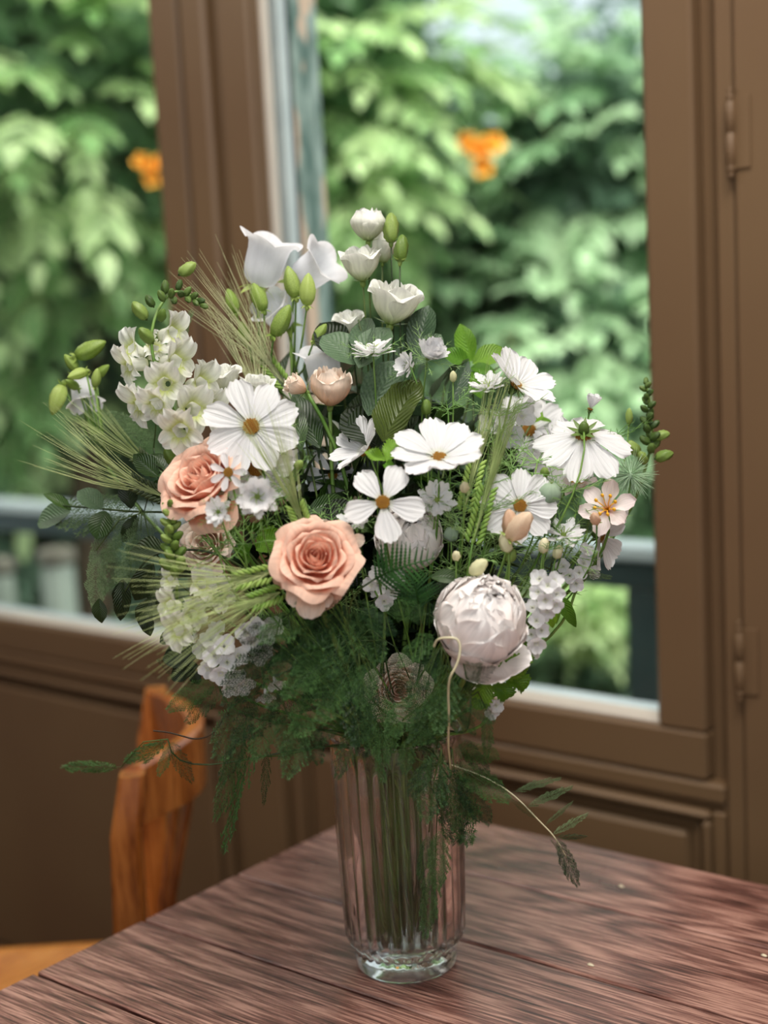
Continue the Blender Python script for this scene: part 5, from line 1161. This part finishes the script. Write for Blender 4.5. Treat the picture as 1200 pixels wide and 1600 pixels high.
# --- leafy filling that closes the bouquet: sprigs radiating from the neck of the vase
k_ = 0
CENT = at(585, 850, 1.19)
def zone(x, y):
    v = 'upper' if y < 720 else ('middle' if y < 860 else 'lower'); h = 'left' if x < 500 else ('centre' if x < 670 else 'right'); return v+' '+h
def filler(px, py, D, key, grp, lab, size=.05, nl=8, span=.55, mat=None):
    kind = {'rus': 'deep green pointed', 'dark': 'blackish green rounded', 'euc': 'grey-green', 'darkov': 'blackish green narrow'}[key]; z = zone(px, py)
    lab = kind+' leafy sprig '+lab+', '+z; grp = kind+' sprigs '+lab.split('sprig ')[1]
    tip = at(px, py, D); sprig('leafy_sprig', lab, 'foliage', tip, key, nl, size, span, grp, back=(CENT-tip)*1.0+Vector((0, 0, -.15)), width=1.1)
for i in range(46):
    a = i*2.39996; rr = math.sqrt((i+.5)/46); x = 580+250*rr*math.cos(a); y = 815-255*rr*math.sin(a)*(1 if math.sin(a) < 0 else .82)
    D = 1.14+.07*rr**2
    key = ('rus', 'dark', 'euc', 'darkov', 'rus', 'dark')[i % 6]
    filler(x, y, D+.02, key, 'dark leafy sprigs filling the bouquet', 'deep between the bouquet flowers', .043, 9, .7)
for i in range(14):
    a = .3+i*.19; x = 580+235*math.cos(a); y = 780-200*math.sin(a)
    filler(x, y, 1.27, ('euc', 'rus', 'euc')[i % 3], 'leafy sprigs at the back of the bouquet', 'at the back of the bouquet', .045, 8, .5)

# ============================================================ outside
M_ground = simplemat('garden_soil', (70, 74, 46), (104, 96, 70), rough=.95, scale=2.5)
M_lawn = simplemat('lawn', (84, 116, 60), (110, 140, 78), rough=.95, scale=3)
M_rail = simplemat('pale_handrail_paint', (206, 216, 218), (180, 194, 198), rough=.35, scale=4)
M_teal = simplemat('dark_teal_paint', (52, 68, 70), (66, 84, 84), rough=.5, scale=5)
M_pillar = simplemat('pillar_render', (190, 200, 188), (168, 180, 168), rough=.85, scale=8, bump=.1)
M_cap = simplemat('weathered_cap', (150, 146, 134), (118, 112, 100), rough=.9, scale=20)
M_bark = simplemat('bark', (64, 52, 40), (98, 84, 66), rough=.95, scale=18, bump=.4)
box('ground', -40, 30, 1.7, 60, -.30, -.10, M_ground, kind='structure', b=0)
# balcony railing
R_ = thing('balcony_railing', 'dark teal railing with a pale flat handrail outside the window', 'railing', (-2.2, 2.2, 0))
za = .915
box('handrail', -4.6, .2, 2.17, 2.23, .880, .912, M_rail, R_, b=.006)
box('top_band', -4.6, .2, 2.19, 2.215, .825, .8795, M_teal, R_, b=.002)
for x in (-4.5, -1.226, .1): box('post', x-.032, x+.032, 2.186, 2.224, -.1, .825, M_teal, R_, b=.003)
box('bottom_rail', -4.6, .2, 2.19, 2.21, .04, .08, M_teal, R_, b=.002)
def pillar(label, px0, px1, pyt, D, lab2=None):
    a = at(px0, pyt, D); b = at(px1, pyt, D); w_ = (b-a).length*.72; c = (a+b)/2; z = c.z
    t = thing('garden_pillar', label, 'pillar', (c.x, c.y, -.1))
    V, Fc = boxgeo(-w_/2, w_/2, -w_/2, w_/2, 0, z+.1-.05, .01); place('shaft', fixn(mk('shaft', V, Fc, M_pillar, smooth=False)), Matrix.Translation((c.x, c.y, -.1)) @ RZ(.05), t)
    V, Fc = boxgeo(-w_*.58, w_*.58, -w_*.58, w_*.58, z+.1-.05, z+.1, .012); place('cap', fixn(mk('cap', V, Fc, M_cap, smooth=False)), Matrix.Translation((c.x, c.y, -.1)) @ RZ(.05), t)
pillar('pale rendered garden pillar with weathered cap seen through the left window', 58, 116, 856, 3.9)
pillar('blurred pale garden pillar cut by the left edge of the photo', -35, 22, 872, 4.0)

def gleaf(mat, nm): 
    g = leaf_geo([(0, .02), (.2, .17), (.5, .24), (.8, .13), (1, .01)], fold=.12, bend=-.2, nu=2, nv=5); return g
GL = gleaf(None, 'x')
def compound(seed, mat, nlf=5):
    r = random.Random(seed); b = MB()
    P = [Vector((i/6, 0, -.22*(i/6)**2)) for i in range(7)]; b.add(*tubegeo(P, [.008, .007, .006, .005, .004, .003, .002], 3, False))
    for i in range(nlf):
        s = .25+.7*i/nlf; p = Vector((s, 0, -.22*s*s))
        for sg in (-1, 1): b.addM(GL, TR(*p) @ RZ(sg*(.95-.2*s)+r.uniform(-.1, .1)) @ RX(r.uniform(-.4, .4)) @ RY(r.uniform(0, .5)) @ SC(.36*(1.1-.4*s)*r.uniform(.85, 1.15)))
    b.addM(GL, TR(1, 0, -.22) @ RY(.3) @ SC(.34)); return b.mesh('compound_leaf', mat)
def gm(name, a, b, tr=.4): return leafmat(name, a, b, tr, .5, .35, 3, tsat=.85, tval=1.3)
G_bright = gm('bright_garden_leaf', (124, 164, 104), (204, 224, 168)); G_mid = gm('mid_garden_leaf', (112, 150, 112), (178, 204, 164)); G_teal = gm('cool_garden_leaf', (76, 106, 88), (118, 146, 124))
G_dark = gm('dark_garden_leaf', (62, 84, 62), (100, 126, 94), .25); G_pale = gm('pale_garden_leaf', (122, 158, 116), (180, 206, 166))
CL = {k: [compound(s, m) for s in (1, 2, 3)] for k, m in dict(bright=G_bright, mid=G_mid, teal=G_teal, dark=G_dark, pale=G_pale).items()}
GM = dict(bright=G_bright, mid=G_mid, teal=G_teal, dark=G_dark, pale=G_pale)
def shrub(name, label, cat, px, py, D, rx, rz, key, nf, nfill, lf=.30, fl=.075, group=None, seed=1, trunk=True, ry=None, under='dark', zmin=.0, forced=None):
    """leafy plant: a trunk with limbs, leafy sprays as parts, and a mass of smaller leaves"""
    r = random.Random(seed); c = forced if forced else at(px, py, D); ry = ry or rx
    t = thing(name, label, cat, (c.x, c.y, -.1), group)
    if trunk:
        tr = Vector((0, 0, 0)); top = Vector((0, 0, c.z+.1+rz*.2)); m = bez(tr, Vector((.1, .05, top.z*.4)), Vector((-.1, 0, top.z*.7)), top, 8)
        V, Fc, UV = tubegeo(m, [.07-.006*i for i in range(8)], 8); place('trunk', mk('trunk', V, Fc, M_bark, UV), Matrix.Translation((c.x, c.y, -.1)), t)
        for i in range(6):
            a = i*1.1+seed; st = m[3+i % 4]; e = Vector((rx*.6*math.cos(a), ry*.6*math.sin(a), c.z+.1+rz*r.uniform(-.5, .6)))
            V, Fc, UV = tubegeo([st, (st+e)/2+Vector((0, 0, .1)), e], [.025, .018, .008], 6); place('limb', mk('limb', V, Fc, M_bark, UV), Matrix.Translation((c.x, c.y, -.1)), t)
    toc = (CAM-c); toc.z = 0; toc.normalize()
    for i in range(nf):
        while True:
            d = Vector((r.gauss(0, 1), r.gauss(0, 1), r.gauss(0, 1))).normalized()
            if d.dot(toc) > -.25: break
        k = r.uniform(.6, 1.02); p = c+Vector((d.x*rx*k, d.y*ry*k, d.z*rz*k))
        if p.z < zmin: continue
        out = Vector((d.x, d.y, d.z*.4-.15)).normalized(); out = (out+Vector((r.uniform(-.5, .5), r.uniform(-.5, .5), r.uniform(-.3, .3)))).normalized()
        L = lf*r.uniform(.75, 1.25); z = Vector((0, 0, 1))+d*.5; z = (z-out*z.dot(out)).normalized(); y = z.cross(out)
        place('compound_leaf', CL[key][i % 3], Matrix(((out.x*L, y.x*L, z.x*L, p.x), (out.y*L, y.y*L, z.y*L, p.y), (out.z*L, y.z*L, z.z*L, p.z), (0, 0, 0, 1))), t)
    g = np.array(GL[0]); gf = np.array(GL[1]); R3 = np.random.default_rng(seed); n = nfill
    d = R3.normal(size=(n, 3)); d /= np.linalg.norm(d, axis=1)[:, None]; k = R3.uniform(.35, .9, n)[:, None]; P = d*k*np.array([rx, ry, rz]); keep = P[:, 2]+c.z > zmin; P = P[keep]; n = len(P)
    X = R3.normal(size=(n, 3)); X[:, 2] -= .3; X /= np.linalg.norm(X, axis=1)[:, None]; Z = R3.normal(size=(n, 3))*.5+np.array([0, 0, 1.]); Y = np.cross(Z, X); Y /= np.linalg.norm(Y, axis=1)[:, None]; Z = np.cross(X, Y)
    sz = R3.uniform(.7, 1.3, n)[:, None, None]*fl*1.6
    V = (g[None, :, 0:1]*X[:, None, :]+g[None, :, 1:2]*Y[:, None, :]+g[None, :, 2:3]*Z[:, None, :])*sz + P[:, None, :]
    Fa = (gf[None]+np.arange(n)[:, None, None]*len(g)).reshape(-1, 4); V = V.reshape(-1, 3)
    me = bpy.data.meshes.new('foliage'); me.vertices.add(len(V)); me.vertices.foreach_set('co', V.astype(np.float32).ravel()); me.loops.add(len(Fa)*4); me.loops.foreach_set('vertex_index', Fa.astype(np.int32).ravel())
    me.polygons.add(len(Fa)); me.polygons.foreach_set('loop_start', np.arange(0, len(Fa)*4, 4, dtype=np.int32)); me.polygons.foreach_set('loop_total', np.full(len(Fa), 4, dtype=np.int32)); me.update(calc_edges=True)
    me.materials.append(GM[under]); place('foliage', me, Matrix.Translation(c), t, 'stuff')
    return t
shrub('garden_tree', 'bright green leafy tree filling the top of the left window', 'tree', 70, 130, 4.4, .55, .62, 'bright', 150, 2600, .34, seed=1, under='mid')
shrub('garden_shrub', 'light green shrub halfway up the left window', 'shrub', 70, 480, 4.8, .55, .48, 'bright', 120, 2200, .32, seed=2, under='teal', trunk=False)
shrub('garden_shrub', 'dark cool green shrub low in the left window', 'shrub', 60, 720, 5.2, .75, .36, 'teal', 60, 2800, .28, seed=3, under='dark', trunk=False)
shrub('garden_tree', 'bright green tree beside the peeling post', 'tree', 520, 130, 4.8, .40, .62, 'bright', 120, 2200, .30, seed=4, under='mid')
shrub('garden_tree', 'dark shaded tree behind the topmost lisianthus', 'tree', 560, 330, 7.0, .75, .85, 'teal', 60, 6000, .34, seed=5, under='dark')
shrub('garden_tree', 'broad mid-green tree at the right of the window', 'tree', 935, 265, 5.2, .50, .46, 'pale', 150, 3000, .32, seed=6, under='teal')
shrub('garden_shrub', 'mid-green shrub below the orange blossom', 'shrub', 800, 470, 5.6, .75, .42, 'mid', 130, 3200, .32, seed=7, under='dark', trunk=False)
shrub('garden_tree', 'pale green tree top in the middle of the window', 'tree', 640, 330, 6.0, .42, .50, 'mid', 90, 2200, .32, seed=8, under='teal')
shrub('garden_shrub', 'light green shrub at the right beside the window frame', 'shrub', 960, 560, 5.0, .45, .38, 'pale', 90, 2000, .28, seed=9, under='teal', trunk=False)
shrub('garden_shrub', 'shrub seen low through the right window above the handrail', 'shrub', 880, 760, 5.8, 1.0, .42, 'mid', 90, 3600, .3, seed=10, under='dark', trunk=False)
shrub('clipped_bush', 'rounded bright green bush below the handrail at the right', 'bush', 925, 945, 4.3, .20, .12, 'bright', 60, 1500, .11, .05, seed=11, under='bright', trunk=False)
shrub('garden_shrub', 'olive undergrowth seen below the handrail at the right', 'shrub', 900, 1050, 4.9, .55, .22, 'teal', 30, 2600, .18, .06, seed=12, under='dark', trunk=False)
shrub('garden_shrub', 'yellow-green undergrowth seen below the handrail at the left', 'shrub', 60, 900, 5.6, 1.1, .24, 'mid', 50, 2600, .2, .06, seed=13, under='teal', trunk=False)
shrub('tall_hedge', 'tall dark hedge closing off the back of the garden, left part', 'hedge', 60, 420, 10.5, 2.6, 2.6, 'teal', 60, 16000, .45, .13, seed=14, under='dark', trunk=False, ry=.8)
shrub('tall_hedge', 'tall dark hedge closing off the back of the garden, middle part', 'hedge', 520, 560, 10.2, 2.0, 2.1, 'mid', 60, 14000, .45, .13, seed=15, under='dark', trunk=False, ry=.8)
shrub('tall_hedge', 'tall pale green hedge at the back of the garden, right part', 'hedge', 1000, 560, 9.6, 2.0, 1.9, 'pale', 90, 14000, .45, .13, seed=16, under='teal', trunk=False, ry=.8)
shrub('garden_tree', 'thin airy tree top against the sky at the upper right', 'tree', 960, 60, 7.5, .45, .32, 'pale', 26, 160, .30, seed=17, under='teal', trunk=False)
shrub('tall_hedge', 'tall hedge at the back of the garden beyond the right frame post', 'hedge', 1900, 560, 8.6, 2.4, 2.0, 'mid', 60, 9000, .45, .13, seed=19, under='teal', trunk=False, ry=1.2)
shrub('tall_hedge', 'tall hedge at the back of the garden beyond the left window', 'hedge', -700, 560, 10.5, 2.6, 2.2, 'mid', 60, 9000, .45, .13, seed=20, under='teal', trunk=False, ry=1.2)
# orange trumpet blossoms
M_or = petalmat('orange_petal', (250, 160, 40), (252, 186, 70), (240, 130, 30), .1, 6, .1)
g_ = bell_geo(5, .9); OB = mk('blossom', g_[0], g_[1], M_or, g_[2])
def orange(px, py, D, s, lab):
    c = at(px, py, D); t = thing('trumpet_blossom', lab, 'blossom', c)
    for i, (dx, dy) in enumerate(((0, 0), (.5, .2), (-.45, .25), (.1, -.5))):
        p = c+CR*dx*s+CU*dy*s; place('blossom', OB, frame(p, cdir(dx*.8, .2+dy, 1), i, s*.85), t)
    V, Fc, UV = tubegeo([Vector(), -cdir(0, .6, 1)*s*2], [.004, .005], 5); place('stalk', mk('stalk', V, Fc, M_stem, UV), Matrix.Translation(c), t)
orange(748, 243, 4.5, .062, 'orange blossom cluster seen through the right window')
orange(237, 267, 3.9, .040, 'orange blossom cluster at the right edge of the left window')
orange(796, 528, 4.9, .045, 'dull orange blossom cluster above the upper right cosmos')
